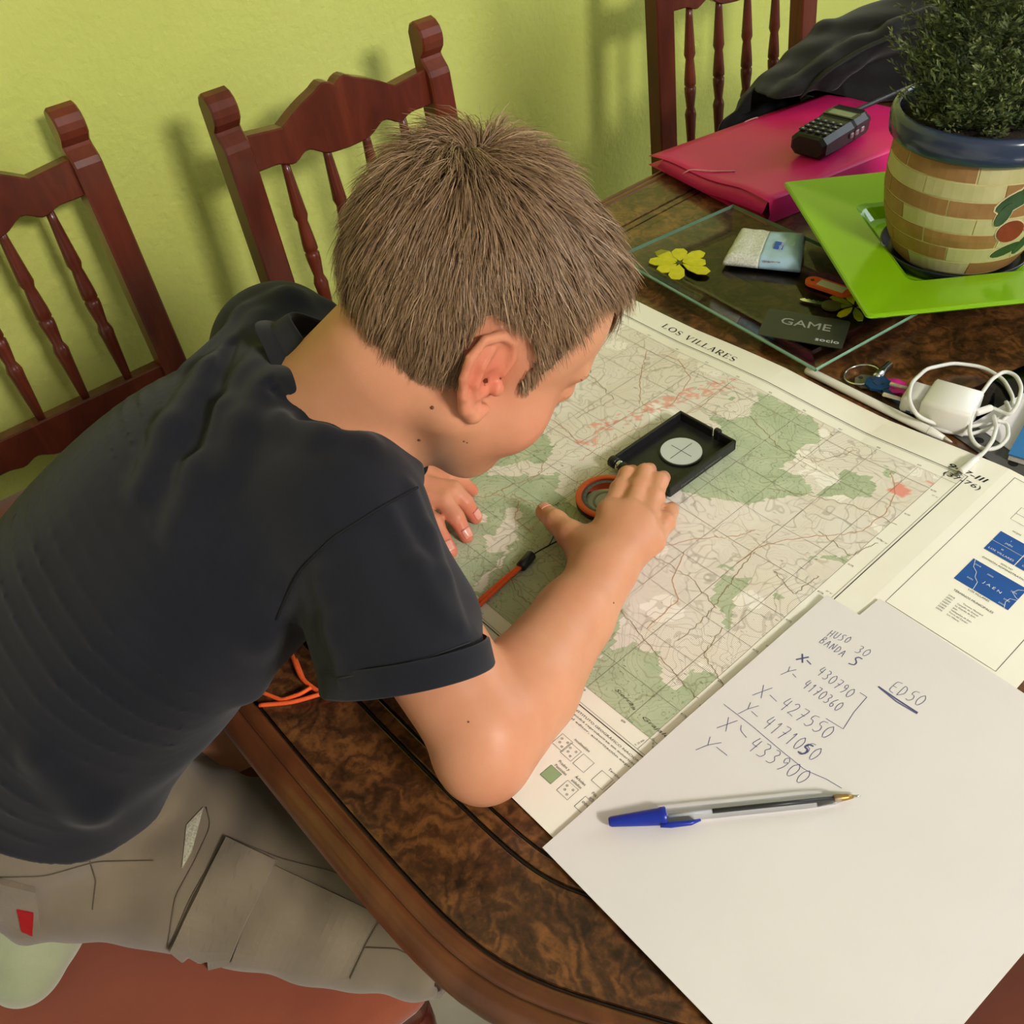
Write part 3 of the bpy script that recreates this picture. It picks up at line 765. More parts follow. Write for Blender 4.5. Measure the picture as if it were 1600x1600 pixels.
KHAKI = cloth_mat('khaki_cotton', srgb(116,103,84), srgb(131,117,96), .85, .2, 1500, .2)
mesh_obj('cargo_shorts', kV, kF, KHAKI, person, True)
def cloth_patch(F, quad, off, name, m, par, n=18, thick=.0045, tip=0):
    a, b, c, d = [np.array(q, float) for q in quad]; u, v = [g.ravel()[:,None] for g in np.meshgrid(np.linspace(0,1,n), np.linspace(0,1,n), indexing='ij')]
    q = (1-u)*((1-v)*a+v*d)+u*((1-v)*b+v*c)
    if tip: q = q+np.array(tip)[None]*np.clip((v-.8)/.2,0,1)*(1-np.abs(2*u-1))
    p, ok = marchN(F, q[:,0], q[:,1]); g = grads(F, p)
    G = (p+g*off).reshape(n,n,3); V, Fc = slab_sheet(G, 0); V[n*n:] = p+g*(off-thick)
    return mesh_obj(name, V, Fc, m, par, False)
shorts_o = bpy.data.objects['cargo_shorts']
KH2 = cloth_mat('khaki_flap', srgb(118,105,86), srgb(130,117,97), .85, .2, 1500, .2); KSEAM = mat('khaki_seam', srgb(98,88,71), .9)
cloth_patch(shorts, [(357,1312),(432,1345),(360,1500),(268,1478)], .0052, 'pocket_flap', KH2, shorts_o, tip=(-5,22))
cloth_patch(shorts, [(425,1350),(592,1428),(540,1526),(362,1502)], .0028, 'cargo_pocket', KHAKI, shorts_o)
cloth_patch(shorts, [(0,1372),(54,1386),(62,1446),(0,1425)], .0045, 'back_pocket_flap', KH2, shorts_o, 10, tip=(10,14))
tg_ = cloth_patch(shorts, [(27,1411),(50,1417),(50,1452),(34,1444)], .0062, 'brand_tag', noisy('red_tag', srgb(176,24,30), srgb(160,20,26), 90, .6), shorts_o, 8)
cloth_patch(shorts, [(292,1290),(318,1262),(300,1330),(285,1356)], .0012, 'pocket_lining', noisy('terry_lining', srgb(200,194,170), srgb(150,144,124), 700, .95), shorts_o, 8)
for pth in ([(322,1262),(330,1290),(305,1345),(275,1400),(262,1478)], [(352,1310),(300,1400),(264,1480)], [(355,1308),(440,1342),(520,1362),(560,1380)], [(600,1428),(575,1470),(548,1528)], [(0,1370),(70,1368),(150,1345),(240,1345)], [(140,1345),(150,1375),(145,1420)], [(570,1480),(620,1482),(660,1500)]):
    q = surf_path(shorts, pth, .0008, 30); MB().tube(q, .00045, 6).build('seam', KSEAM, shorts_o, True)
# sock
SS = SDF(); SS.chain([V3(-.385,-.385,-.218), V3(-.345,-.415,-.220), V3(-.318,-.437,-.232)], [.040,.043,.030], .02)
oV, oF = polygonize(lambda P: np.maximum(SS(P), SEATZ+.001-P[:,2]), (-.42,-.53,-.30), (-.25,-.32,-.18), .0024)
mesh_obj('sock', relax(oV, oF, 3, .5), oF, cloth_mat('pale_green_sock', srgb(170,176,140), srgb(150,160,122), .95, .5, 1800, .5), person, True)

# moles, nails, lashes
for x, y, r in ((675,637,.0013),(725,690,.0008),(730,692,.0006),(655,688,.0011),(709,1048,.0007),(732,1128,.0006),(688,1000,.0004),(959,942,.0006)):
    p = march(SK, x, y)
    if p is not None: n_ = gradn(SK, p); u_ = unit(np.cross(n_, [0,0,1])); w_ = np.cross(n_, u_); MB().lathe([(r,-.0003),(r*.9,.0002),(r*.4,.0004)], p, 8, np.stack([u_, w_, n_], 1)).build('mole', MOLEM, body, True)
NAIL = noisy('fingernail', srgb(226,152,130), srgb(232,166,146), 200, .22)
def nail(tip, prev, w, L):
    tip, prev = np.array(tip), np.array(prev); d = unit(tip-prev); up = unit(np.array([0,0,1.])-d*d[2]); sd = np.cross(d, up)
    c = tip-d*L*.25; G = np.zeros((7,7,3))
    for i in range(7):
        for j in range(7):
            u, v = (i/6-.5)*2, (j/6-.5)*2; p = c+sd*u*w*(1-.12*max(0,v)**2)+d*v*L*.5; q = p+up*.02
            for _ in range(40):
                f_ = float(SK(q[None])[0])
                if f_ < .0005: break
                q = q-up*min(f_*.8,.004)
            G[i,j] = q+up*.0002
    V, Fc = slab_sheet(G, .0005); mesh_obj('fingernail', V, Fc, NAIL, body, True)
nail((-.206,.0925,.0215), (-.186,.0875,.027), .0046, .0095); nail((-.2440,.0350,.0072), (-.2600,.0356,.022), .0042, .0085); nail((-.2405,.0130,.0075), (-.266,.0165,.020), .0046, .0095); nail((-.2565,.0555,.0072), (-.268,.052,.022), .0042, .0085)
LASH = mat('lash', srgb(50,34,24), .5); br = MB()
for k in range(26):
    u = k/25; p = hl(2.1+2.0*u, 8.05-1.25*u*u, -1.75-.05*u); d = unit(HF*.9-HU*.55+HR*(u-.4)*.7); br.tube([p, p+d*.004, p+d*.0075+HU*.0012], [.00022,.00018,.00006], 4)
stuff(br.build('eyelashes', LASH, body)); eb_ = MB()
for k in range(70):
    u = rnd.random(); p = hl(1.5+3.4*u, 8.75-1.9*u*u, 1.35-.25*u+rnd.uniform(-.25,.25)); d = unit(HR*.9-HU*.1+HF*.1); eb_.tube([p, p+d*.004, p+d*.007], [.0002,.0002,.00006], 4)
stuff(eb_.build('eyebrow', noisy('brow_hair', srgb(110,80,56), srgb(96,68,48), 50, .6), body))
# ------------------------------------------------------------------ hair
rng = np.random.default_rng(5)
def loc(P): return ((P-HC)@HM.T)*100           # scene -> head-local cm
def hair_mask(q):
    x, y, z = q[:,0], q[:,1], q[:,2]; ax = np.abs(x)
    line = np.interp(y, [-9,-6,-3.5,-1.6,0,.8,1.6,2.2,3.1,3.9,4.6,5.6,6.8,9], [-4.8,-4.8,-4.2,-3.0,.2,2.2,2.0,-1.0,-1.2,3.0,5.4,6.5,7.0,7.2])
    return z-line
q = loc(bV); hm = hair_mask(q)
sel = np.nonzero((hm > np.where(q[:,1] < -1.5, .7, 0)) & (np.linalg.norm(q, axis=1) < 14) & (np.linalg.norm(bV-EARR, axis=1) > .0) & (q[:,2] > -7))[0]
# keep scalp only, not the ears

def grad(F, P, e=.0015):
    g = np.stack([F(P+np.eye(3)[i]*e)-F(P-np.eye(3)[i]*e) for i in range(3)], 1); return g/(np.linalg.norm(g,axis=1)[:,None]+1e-12)
HD = SDF()                                            # smooth skull to comb over
HD.ell(hl(0,-.8,2.2), V3(7.2,9.2,8.0)*cm, HM, .005); HD.ell(hl(0,3.4,2.4), V3(6.2,5.2,6.0)*cm, HM, .02); HD.ell(hl(0,1,-3), V3(5.9,6.5,6)*cm, HM, .02)
sel = sel[HD(bV[sel]) < .0045]
WHORL = hl(.3,-5.6,7.6)
def strands(n):
    i = rng.choice(sel, n); P = bV[i]+rng.normal(0, .0008, (n,3)); ql = loc(P)
    N = grad(HD, P); P = P-N*np.minimum(HD(P), .004)[:,None]*0
    dw = P-WHORL; dist = np.linalg.norm(dw, axis=1)
    def flow(P, N):
        d = P-WHORL; T = d-N*(d*N).sum(1)[:,None]; T /= np.linalg.norm(T,axis=1)[:,None]+1e-9
        sw = np.cross(N, T); k = np.exp(-(np.linalg.norm(d,axis=1)/.045)**2)[:,None]
        D = T*(1-.35*k)+sw*.55*k
        qq = loc(P)
        dn = (np.clip((2.5-qq[:,2])/6, 0, 1)*np.clip((4-qq[:,1])/2, .1, 1))[:,None]      # sides and nape hang towards the neck
        D = D+dn*(-HU*.9)[None]
        fr = np.clip((qq[:,1]-3)/5, 0, 1)[:,None]*np.clip((qq[:,2])/4,0,1)[:,None]
        D = D+fr*(HF*.6-HU*.12)[None]
        D -= N*(D*N).sum(1)[:,None]; return D/(np.linalg.norm(D,axis=1)[:,None]+1e-9)
    D = flow(P, N)
    # clumps: neighbouring strands share a lean
    cl = rng.normal(0, 1, (700,3)); cs = bV[rng.choice(sel, 700)]
    nn = np.empty(n, int)
    for a in range(0, n, 4000):
        nn[a:a+4000] = ((P[a:a+4000,None,:]-cs[None])**2).sum(2).argmin(1)
    lean = cl[nn]*.11+rng.normal(0, .085, (n,3))
    top = np.exp(-(dist/.032)**2)
    L = .030+.012*np.clip((ql[:,2]-2)/5,0,1)+.006*np.clip((ql[:,1]-3)/5,0,1)
    edge = np.clip(hair_mask(ql)/3.0, .22, 1)
    side_ = np.clip((np.abs(ql[:,0])-3.2)/1.5, 0, 1); L = np.where(ql[:,1] > 3.5, L*(1-side_*(1-np.clip(edge,.35,1))), L*edge)*rng.uniform(.65, 1.12, n)
    L = np.where((ql[:,1] > 4.5), np.maximum(L, .026*(1-.55*side_)*rng.uniform(.6,1.2,n)), L)
    lift = .32+.32*top+rng.uniform(-.12,.2,n); lift *= np.where(edge < .6, .55, 1)
    m = 5; pts = [P-N*.001]; X = P.copy()
    for s_ in range(m):
        t = s_/(m-1); a = lift*(1-t)**1.3+.40*top*(1-.4*t)
        Dn = D*np.cos(a)[:,None]+N*np.sin(a)[:,None]+lean*(.4+.8*t)+V3(0,0,-.10*t)
        Dn /= np.linalg.norm(Dn,axis=1)[:,None]; X = X+Dn*(L/m)[:,None]
        dd = HD(X); push = np.maximum(.0015+.0008*s_-dd, 0); N = grad(HD, X, .003); X = X+N*push[:,None]
        pts.append(X.copy()); D = flow(X, N)
    A = np.stack(pts, 1)
    ql_ = loc(A.reshape(-1,3)).reshape(len(A),-1,3); ok = ~((np.abs(ql_[:,:,0]) > 6.7) & (ql_[:,:,1] > -2.9) & (ql_[:,:,1] < 1.0) & (ql_[:,:,2] > -4.4) & (ql_[:,:,2] < 1.9)).any(1)
    hb = hair_mask(ql_.reshape(-1,3)).reshape(len(A),-1); ok &= ~((ql_[:,:,1] > 3.3) & (np.abs(ql_[:,:,0]) > 3.0) & (hb < -.9)).any(1)
    return A[ok], N[ok]
NS = 60000
EARO = EARR+HR*.017
ST, SN = strands(NS); NS = len(ST)
T = np.gradient(ST, axis=1); T /= np.linalg.norm(T,axis=2)[:,:,None]+1e-12
sidev = np.cross(T, SN[:,None,:]+rng.normal(0,.5,(NS,1,3))); sidev /= np.linalg.norm(sidev,axis=2)[:,:,None]+1e-12
wd = np.array([.00024,.00028,.00028,.00024,.00018,.00006])[None,:,None]*rng.uniform(.7,1.3,(NS,1,1))
hv = np.stack([ST-sidev*wd, ST+sidev*wd], 2).reshape(-1,3)
k7 = np.arange(6)[:-1]; b0 = (np.arange(NS)*12)[:,None]
fc = np.stack([b0+2*k7, b0+2*k7+1, b0+2*k7+3, b0+2*k7+2], 2).reshape(-1,4)
tone = np.repeat(np.clip(rng.beta(2.2,2.6,NS),0,1), 12); along = np.tile(np.repeat(np.linspace(0,1,6),2), NS)
def hair_mat():
    m = mat('brown_hair', srgb(110,82,58), .42, spec=.35); t = NT(m)
    a = t.attr('tone'); b = t.attr('along')
    c = t.ramp(a.outputs['Fac'], [(.0, srgb(104,80,58)), (.45, srgb(138,108,80)), (.8, srgb(170,140,106)), (1, srgb(204,174,138))])
    c = t.mix(t.math('MULTIPLY', b.outputs['Fac'], .25), c, srgb(160,128,98)); t.col(c); return m
HAIR = hair_mat()
hair = mesh_obj('hair', hv, fc, HAIR, person, True, attr={'tone': tone, 'along': along})
# short dense undercoat on the scalp
def cap(P):
    qq = loc(P); d = HD(P)-.0028
    return np.where(qq[:,2] > -6.5, np.maximum(d, -np.minimum(hair_mask(qq)-1.0, 2.0)*.008), .02)+np.where((np.abs(qq[:,0]) > 6.2) & (qq[:,1] > -2.9) & (qq[:,1] < 1.2) & (qq[:,2] > -4.4) & (qq[:,2] < 2.1), .02, 0)
cV, cF = biggest(*polygonize(cap, hl(0,0,2)-.15, hl(0,0,2)+.15, .003))
mesh_obj('hair_undercoat', relax(cV, cF, 2, .5), cF, noisy('hair_root', srgb(110,84,60), srgb(124,96,70), 160, .7), hair, True)
# ------------------------------------------------------------------ printing helpers
def text_geo(s, size=1.0, shear=0.0, space=1.0):
    cu = bpy.data.curves.new('lettering', 'FONT'); cu.body = s; cu.size = size; cu.shear = shear; cu.space_character = space; cu.resolution_u = 2
    ob = bpy.data.objects.new('lettering', cu); S.collection.objects.link(ob)
    me = bpy.data.meshes.new_from_object(ob.evaluated_get(bpy.context.evaluated_depsgraph_get()))
    v = np.array([q.co[:] for q in me.vertices]).reshape(-1,3); f = [tuple(p.vertices) for p in me.polygons]
    bpy.data.objects.remove(ob); bpy.data.curves.remove(cu); bpy.data.meshes.remove(me)
    return v, f
def put_text(mb, s, p0, ex, h, surf, fit=None, shear=0, dz=.0003, vx=None, sx=1.0):
    """text with its baseline starting at p0 (xy) along ex; h = capital height; fit = total length"""
    v, f = text_geo(s, 1.0, shear)
    if len(v) == 0: return
    ex = unit(np.array([ex[0], ex[1]])); ey = np.array([-ex[1], ex[0]]) if vx is None else unit(vx)
    k = h/.70; kx = k*sx if fit is None else fit/v[:,0].max()
    xy = np.array(p0[:2])+np.outer(v[:,0]*kx, ex)+np.outer(v[:,1]*k, ey)
    mb.add(np.c_[xy, surf(xy[:,0], xy[:,1])+dz], f)
def line_on(mb, pts, w, surf, dz=.00025, step=.01):
    P = np.array([p[:2] for p in pts], float); out = []
    for a, b in zip(P[:-1], P[1:]):
        n = max(1, int(np.linalg.norm(b-a)/step)); out += [a+(b-a)*i/n for i in range(n)]
    out.append(P[-1]); out = np.array(out); mb.ribbon(np.c_[out, surf(out[:,0], out[:,1])+dz], w)
def pl(pts, z=.004): return [px(x, y, z)[:2] for x, y in pts]
INK = mat('printing_ink', srgb(40,38,36), .8); GREYINK = mat('grey_printing_ink', srgb(120,112,96), .85); ROADINK = mat('road_ink', srgb(196,140,96), .85)
REDINK = mat('town_ink', srgb(232,140,124), .85); BLUEINK = noisy('blue_ink', srgb(20,84,160), srgb(26,76,150), 60, .7); WHITEINK = mat('white_ink', srgb(225,232,235), .8); BROWNINK = mat('contour_ink', srgb(150,128,88), .85); GREENINK = mat('green_ink', srgb(150,176,128), .85)

# ------------------------------------------------------------------ map sheet
FOLDS = np.array([-.66,-.545,-.428,-.312,-.196,-.080,.036,.152,.27]); FZ = np.array([.0005,.004,.0005,.0045,.0010,.0045,.0012,.0072,.0012])[::1]
FZ = np.array([.0040,.0010,.0042,.0010,.0046,.0012,.0072,.0012,.001])
def mapz(x, y):
    x = np.asarray(x, float); y = np.asarray(y, float)
    z = np.interp(x, FOLDS, FZ)
    z = z*(.55+.45*np.clip((y+.1)/.5, 0, 1))
    z = z+.0010*np.exp(-((y-.168)/.010)**2)+.0012*np.sin(x*23+1)*np.clip((y-.33)/.1,0,1)
    return np.maximum(z, .0006)+.0004
MX0, MX1, MY0, MY1 = -.585, .1505, -.0985, .4150
gx = np.unique(np.r_[np.linspace(MX0, MX1, 330), FOLDS[(FOLDS > MX0) & (FOLDS < MX1)]]); gy = np.linspace(MY0, MY1, 236)
GX, GY = np.meshgrid(gx, gy, indexing='ij')
def vnoise(x, y, s, seed):
    r = np.random.default_rng(seed); T = r.random((64,64)); a = x*s; b = y*s; i = np.floor(a).astype(int); j = np.floor(b).astype(int); u = a-i; v = b-j; u = u*u*(3-2*u); v = v*v*(3-2*v)
    g = lambda p, q: T[p % 64, q % 64]
    return (g(i,j)*(1-u)+g(i+1,j)*u)*(1-v)+(g(i,j+1)*(1-u)+g(i+1,j+1)*u)*v
def inpoly(x, y, P):
    P = np.asarray(P); c = np.zeros(x.shape, bool); n = len(P)
    for i in range(n):
        (x0, y0), (x1, y1) = P[i-1], P[i]
        if y0 == y1: continue
        c ^= ((y0 > y) != (y1 > y)) & (x < (x1-x0)*(y-y0)/(y1-y0)+x0)
    return c
def cA(pts): return pl([(1080+.325*a, 480+.325*b) for a, b in pts])
def cB(pts): return pl([(620+.35*a, 620+.35*b) for a, b in pts])
wx = GX+.007*(vnoise(GX,GY,90,1)-.5)+.004*(vnoise(GX,GY,260,2)-.5); wy = GY+.007*(vnoise(GX,GY,90,3)-.5)+.004*(vnoise(GX,GY,260,4)-.5)
GREEN = [cA([(330,410),(400,430),(470,470),(560,520),(615,560),(625,600),(640,640),(540,670),(500,710),(440,770),(480,790),(540,800),(575,850),(570,890),(500,905),(400,900),(330,930),(240,940),(150,930),(60,910),(-60,870),(-120,800),(-60,680),(100,600),(170,550),(250,520),(300,480)]),
 cA([(600,890),(640,860),(700,840),(700,800),(760,770),(800,790),(860,820),(880,870),(860,910),(800,915),(720,900),(640,905)]),
 cA([(930,770),(990,790),(970,820),(920,800)]), cA([(160,1280),(230,1300),(290,1310),(250,1350),(215,1400),(200,1480),(180,1560),(160,1520),(130,1440),(85,1400),(110,1350)]),
 cA([(115,1220),(200,1240),(190,1260),(130,1240)]), cA([(400,1370),(450,1380),(445,1410),(410,1400)]), cA([(520,1225),(640,1190),(780,1200),(740,1235),(640,1205),(540,1225)]),
 cA([(190,430),(220,425),(215,450),(195,450)]),
 cB([(860,1290),(880,1190),(950,1100),(1000,1110),(1060,1100),(1110,1110),(1170,1120),(1180,1200),(1200,1270),(1240,1295),(1300,1250),(1320,1200),(1370,1240),(1400,1225),(1480,1300),(1400,1400),(1130,1550),(900,1360)]),
 cB([(-700,-250),(-300,-400),(100,-60),(420,30),(620,130),(700,190),(690,260),(640,300),(730,330),(720,420),(780,470),(900,620),(940,760),(1000,860),(1010,960),(960,1080),(880,1180),(860,1290),(900,1360),(500,1060),(180,760),(-300,400),(-700,300)]),
 cB([(1400,80),(1500,130),(1600,60),(1600,160),(1480,180)])]
CREAM = [cB([(400,310),(560,280),(720,290),(700,350),(560,340),(400,340)]), cB([(500,490),(545,500),(530,600),(500,690),(420,690),(400,640),(385,610),(440,600),(480,560)]),
 cB([(480,690),(500,700),(360,870),(335,860),(420,770)]), cB([(300,470),(360,500),(400,560),(350,560),(310,520)]), cB([(720,350),(790,330),(800,420),(740,410)]), cB([(700,200),(780,190),(760,270),(700,270)])]
gr = np.zeros(GX.shape); 
for P in GREEN: gr = np.maximum(gr, inpoly(wx, wy, P))
for P in CREAM: gr = gr*(1-inpoly(wx, wy, P))
rd = np.zeros(GX.shape)
for P in [cA([(1000,820),(1010,850),(1050,910),(1030,940),(980,920),(950,880),(970,860)]), cA([(1140,840),(1170,860),(1185,880),(1165,875)])]: rd = np.maximum(rd, inpoly(wx, wy, P))
# built-up band west of the compass
band = np.array(pl([(915,690),(935,665),(985,650),(1035,630),(1080,615),(1140,598)]))
dmin = np.full(GX.shape, 9.)
for a, b in zip(band[:-1], band[1:]):
    ba = b-a; t = np.clip(((GX-a[0])*ba[0]+(GY-a[1])*ba[1])/(ba@ba), 0, 1); dmin = np.minimum(dmin, np.hypot(GX-a[0]-t*ba[0], GY-a[1]-t*ba[1]))
rd = np.maximum(rd, .75*((dmin < .010) & (vnoise(GX,GY,330,9) > .62)))
def map_mat():
    m = mat('map_paper', srgb(238,232,208), .8, spec=.2); t = NT(m)
    c = t.n('ShaderNodeTexCoord'); sp = t.n('ShaderNodeSeparateXYZ'); t.l(c.outputs['Object'], sp.inputs[0]); X, Y = sp.outputs[0], sp.outputs[1]; v = c.outputs['Object']
    inside = t.math('MULTIPLY', t.math('MULTIPLY', t.math('LESS_THAN', X, 0.0), t.math('GREATER_THAN', Y, 0.0)), t.math('LESS_THAN', Y, .370))
    paper = t.ramp(t.noise(v, 9, 3), [(.3, srgb(245,240,222)), (.7, srgb(249,246,232))])
    g = t.attr('green').outputs['Fac']; r = t.attr('red').outputs['Fac']
    gcol = t.ramp(t.noise(v, 45, 4), [(.35, srgb(178,191,156)), (.7, srgb(196,205,172))])
    ccol = t.ramp(t.noise(v, 26, 4), [(.3, srgb(247,239,222)), (.7, srgb(251,247,236))])
    # orchard dots
    n2 = t.n('ShaderNodeTexNoise'); n2.inputs['Scale'].default_value = 40; t.l(v, n2.inputs['Vector'])
    P = 820.0
    dx = t.math('SINE', t.math('ADD', t.math('MULTIPLY', X, P*3.14159), t.math('MULTIPLY', n2.outputs['Fac'], 6))); dy = t.math('SINE', t.math('MULTIPLY', Y, P*3.14159))
    dots = t.math('GREATER_THAN', t.math('MULTIPLY', t.math('ABSOLUTE', dx), t.math('ABSOLUTE', dy)), .58)
    patch = t.math('GREATER_THAN', t.noise(v, 15, 4), .40)
    ccol = t.mix(t.math('MULTIPLY', t.math('MULTIPLY', dots, patch), .62), ccol, srgb(150,124,88))
    spots = t.math('GREATER_THAN', t.noise(v, 420, 2), .66)
    gcol = t.mix(t.math('MULTIPLY', spots, .55), gcol, srgb(112,134,88))
    col = t.mix(t.math('GREATER_THAN', g, .5), ccol, gcol)
    # contours
    def lines(scale, count, width, seed):
        mp = t.n('ShaderNodeMapping'); mp.inputs['Location'].default_value = (seed, seed*.7, 0); t.l(v, mp.inputs[0])
        h = t.noise(mp.outputs[0], scale, 3, .45, .6); fr = t.math('FRACT', t.math('MULTIPLY', h, count))
        return t.math('LESS_THAN', t.math('ABSOLUTE', t.math('SUBTRACT', fr, .5)), width)
    col = t.mix(t.math('MULTIPLY', lines(11, 34, .075, 0.0), .27), col, srgb(140,124,84))
    vo = t.n('ShaderNodeTexVoronoi'); vo.feature = 'DISTANCE_TO_EDGE'; vo.inputs['Scale'].default_value = 26
    nz = t.n('ShaderNodeTexNoise'); nz.inputs['Scale'].default_value = 30; t.l(v, nz.inputs['Vector']); mv = t.n('ShaderNodeMix', data_type='VECTOR'); mv.inputs[0].default_value = .05; t.l(v, mv.inputs[4]); t.l(nz.outputs['Color'], mv.inputs[5]); t.l(mv.outputs[1], vo.inputs['Vector'])
    col = t.mix(t.math('MULTIPLY', t.math('LESS_THAN', vo.outputs['Distance'], .014), .30), col, srgb(120,108,84))
    lab = t.n('ShaderNodeTexNoise'); lab.inputs['Scale'].default_value = 1; mp = t.n('ShaderNodeMapping'); mp.inputs['Scale'].default_value = (120,520,1); t.l(v, mp.inputs[0]); t.l(mp.outputs[0], lab.inputs['Vector'])
    col = t.mix(t.math('MULTIPLY', t.math('GREATER_THAN', lab.outputs['Fac'], .70), .55), col, srgb(70,64,52))
    col = t.mix(r, col, srgb(238,158,140))
    t.col(t.mix(inside, paper, col)); return m
tm = thing('topographic_map', 'large unfolded topographic map headed LOS VILLARES, spread under the boy\'s hands', 'map', (0,0,0))
Gm = np.stack([GX, GY, mapz(GX, GY)], 2)
v_, f_ = slab_sheet(Gm)
mesh_obj('map_sheet', v_, f_, map_mat(), tm, False, attr={'green': np.r_[gr.ravel(), gr.ravel()], 'red': np.r_[rd.ravel(), rd.ravel()]})
# frame and graticule
fr = MB(); NW = -.577
line_on(fr, [(MX0+.002,-.0145),(.0158,-.0145),(.0158,.3845),(MX0+.002,.3845)], .0007, mapz); fr.build('map_frame', INK, tm)
ln = MB()
line_on(ln, [(MX0+.002,0),(0,0),(0,.370),(MX0+.002,.370)], .00022, mapz)
line_on(ln, [(MX0+.002,-.0125),(.0135,-.0125),(.0135,.3825),(MX0+.002,.3825)], .0003, mapz)
line_on(ln, [(0,0),(0,-.0125)], .0003, mapz); line_on(ln, [(0,0),(.0135,0)], .0003, mapz); line_on(ln, [(0,.370),(0,.3825)], .0003, mapz); line_on(ln, [(0,.370),(.0135,.370)], .0003, mapz)
for k in range(15):
    x = -.022-.04*k
    if x > MX0+.01: line_on(ln, [(x,0),(x,.370)], .00028, mapz)
for k in range(9): line_on(ln, [(MX0+.002,.0312+.04*k),(0,.0312+.04*k)], .00028, mapz)
stuff(ln.build('grid_lines', GREYINK, tm))
# roads and streams
rdm = MB(); rivers = MB()
roads = [[(1150,880),(1190,850),(1230,842),(1270,838),(1310,836),(1350,830),(1385,800),(1400,770),(1392,735)], [(905,720),(950,690),(985,672),(1030,660),(1090,640),(1140,600)], [(1070,860),(1050,905),(1060,935),(1010,980)],
 [(845,640),(880,665),(905,690),(940,668),(990,646),(1050,632),(1080,590),(1060,560),(1010,545)], [(1010,545),(1000,590),(1000,630)], [(770,770),(810,780),(805,810),(830,830)], [(830,830),(850,800),(820,780),(800,770)], [(1040,850),(1100,838),(1150,835),(1180,825)], [(690,770),(760,775),(790,760),(840,740),(850,720)]]
for r_ in roads:
    P = np.array(r_, float); t_ = np.linspace(0, len(P)-1, len(P)*8); Q = np.c_[np.interp(t_, range(len(P)), P[:,0]), np.interp(t_, range(len(P)), P[:,1])]+rng.normal(0, .9, (len(t_),2))
    line_on(rdm, pl(Q), .0005, mapz)
stuff(rdm.build('road_lines', ROADINK, tm))
for r_ in [[(1060,1000),(1105,960),(1130,925),(1150,895),(1180,860)], [(1100,1120),(1130,1070),(1100,1020),(1130,980)], [(1200,760),(1260,770),(1330,790),(1400,820)], [(960,940),(1010,1000),(1060,1060),(1090,1090)], [(1280,830),(1330,870),(1370,850)], [(1210,890),(1240,930),(1280,900)], [(740,900),(790,880),(810,930),(860,960)], [(1010,860),(1080,900),(1120,950)], [(880,560),(930,590),(960,620),(900,650)], [(1170,650),(1220,700),(1280,720),(1340,700)]]:
    P = np.array(r_, float); t_ = np.linspace(0, len(P)-1, len(P)*10); Q = np.c_[np.interp(t_, range(len(P)), P[:,0]), np.interp(t_, range(len(P)), P[:,1])]+rng.normal(0, 1.3, (len(t_),2))
    line_on(rivers, pl(Q), .0005, mapz)
stuff(rivers.build('track_lines', BROWNINK, tm))
# title in roman capitals
def roman(mb, s, p0, ex, h, total, surf):
    G = {'L': (.62, [(.14,0,.14,1,.13),(.02,.015,.58,.015,.035),(.02,.985,.28,.985,.03),(.56,.0,.56,.22,.05)]), 'I': (.34, [(.17,0,.17,1,.13),(.03,.015,.31,.015,.03),(.03,.985,.31,.985,.03)]),
     'V': (.78, [(.12,1,.41,0,.13),(.66,1,.41,0,.05),(.0,.985,.27,.985,.03),(.54,.985,.78,.985,.03)]), 'A': (.78, [(.38,1,.12,0,.05),(.38,1,.66,0,.13),(.2,.35,.55,.35,.04),(.0,.015,.24,.015,.03),(.5,.015,.78,.015,.03)]),
     'E': (.64, [(.14,0,.14,1,.13),(.02,.015,.58,.015,.035),(.02,.985,.56,.985,.035),(.14,.52,.42,.52,.04),(.57,0,.57,.22,.05),(.54,1,.54,.80,.05),(.42,.42,.42,.62,.04)]),
     'R': (.74, [(.14,0,.14,1,.13),(.02,.015,.28,.015,.03),(.02,.985,.36,.985,.04),(.30,.5,.64,.0,.12),(.14,.5,.36,.5,.04),(.6,.015,.74,.015,.03)])}
    arcs = {'O': (.84, [(.42,.5,.36,.48,0,360)]), 'S': (.58, [])}
    adv = sum(G[c][0]+.12 if c in G else (arcs[c][0]+.12 if c in arcs else .42) for c in s); kx = total/adv
    ex = unit(np.array(ex[:2])); ey = np.array([-ex[1], ex[0]]); x0 = 0
    def st(P, w):
        P = np.array(P); W_ = np.array(p0[:2])+np.outer((P[:,0]+x0)*kx, ex)+np.outer(P[:,1]*h, ey)
        mb.ribbon(np.c_[W_, surf(W_[:,0], W_[:,1])+.0003], np.asarray(w)*kx)
    for c in s:
        if c in G:
            for a, b, d, e, w in G[c][1]: st([(a,b),(d,e)], w)
            if c == 'R':
                an = np.radians(np.linspace(90,-90,12)); st(np.c_[.36+.22*np.cos(an), .745+.24*np.sin(an)], .04+.08*np.cos(an))
            x0 += G[c][0]+.12
        elif c == 'O':
            an = np.radians(np.linspace(0,360,33)); st(np.c_[.42+.34*np.cos(an), .5+.48*np.sin(an)], .04+.09*np.abs(np.cos(an))); x0 += .96
        elif c == 'S':
            t_ = np.linspace(0,1,25); an = np.radians(np.where(t_ < .5, 40+t_*2*230, 90-(t_-.5)*2*230)); cx = .29+.2*np.cos(an); cy = np.where(t_ < .5, .745+.24*np.sin(an), .255+.24*np.sin(an))
            st(np.c_[cx, cy], .05+.09*np.exp(-((t_-.5)/.2)**2)); st([(.46,.8),(.46,.98)], .04); st([(.1,.02),(.1,.22)], .04); x0 += .70
        else: x0 += .42
tt = MB(); a, b = px(1033,509,.003), px(1147,568,.003); roman(tt, 'LOS VILLARES', a, b-a, .0082, np.linalg.norm(b-a), mapz)
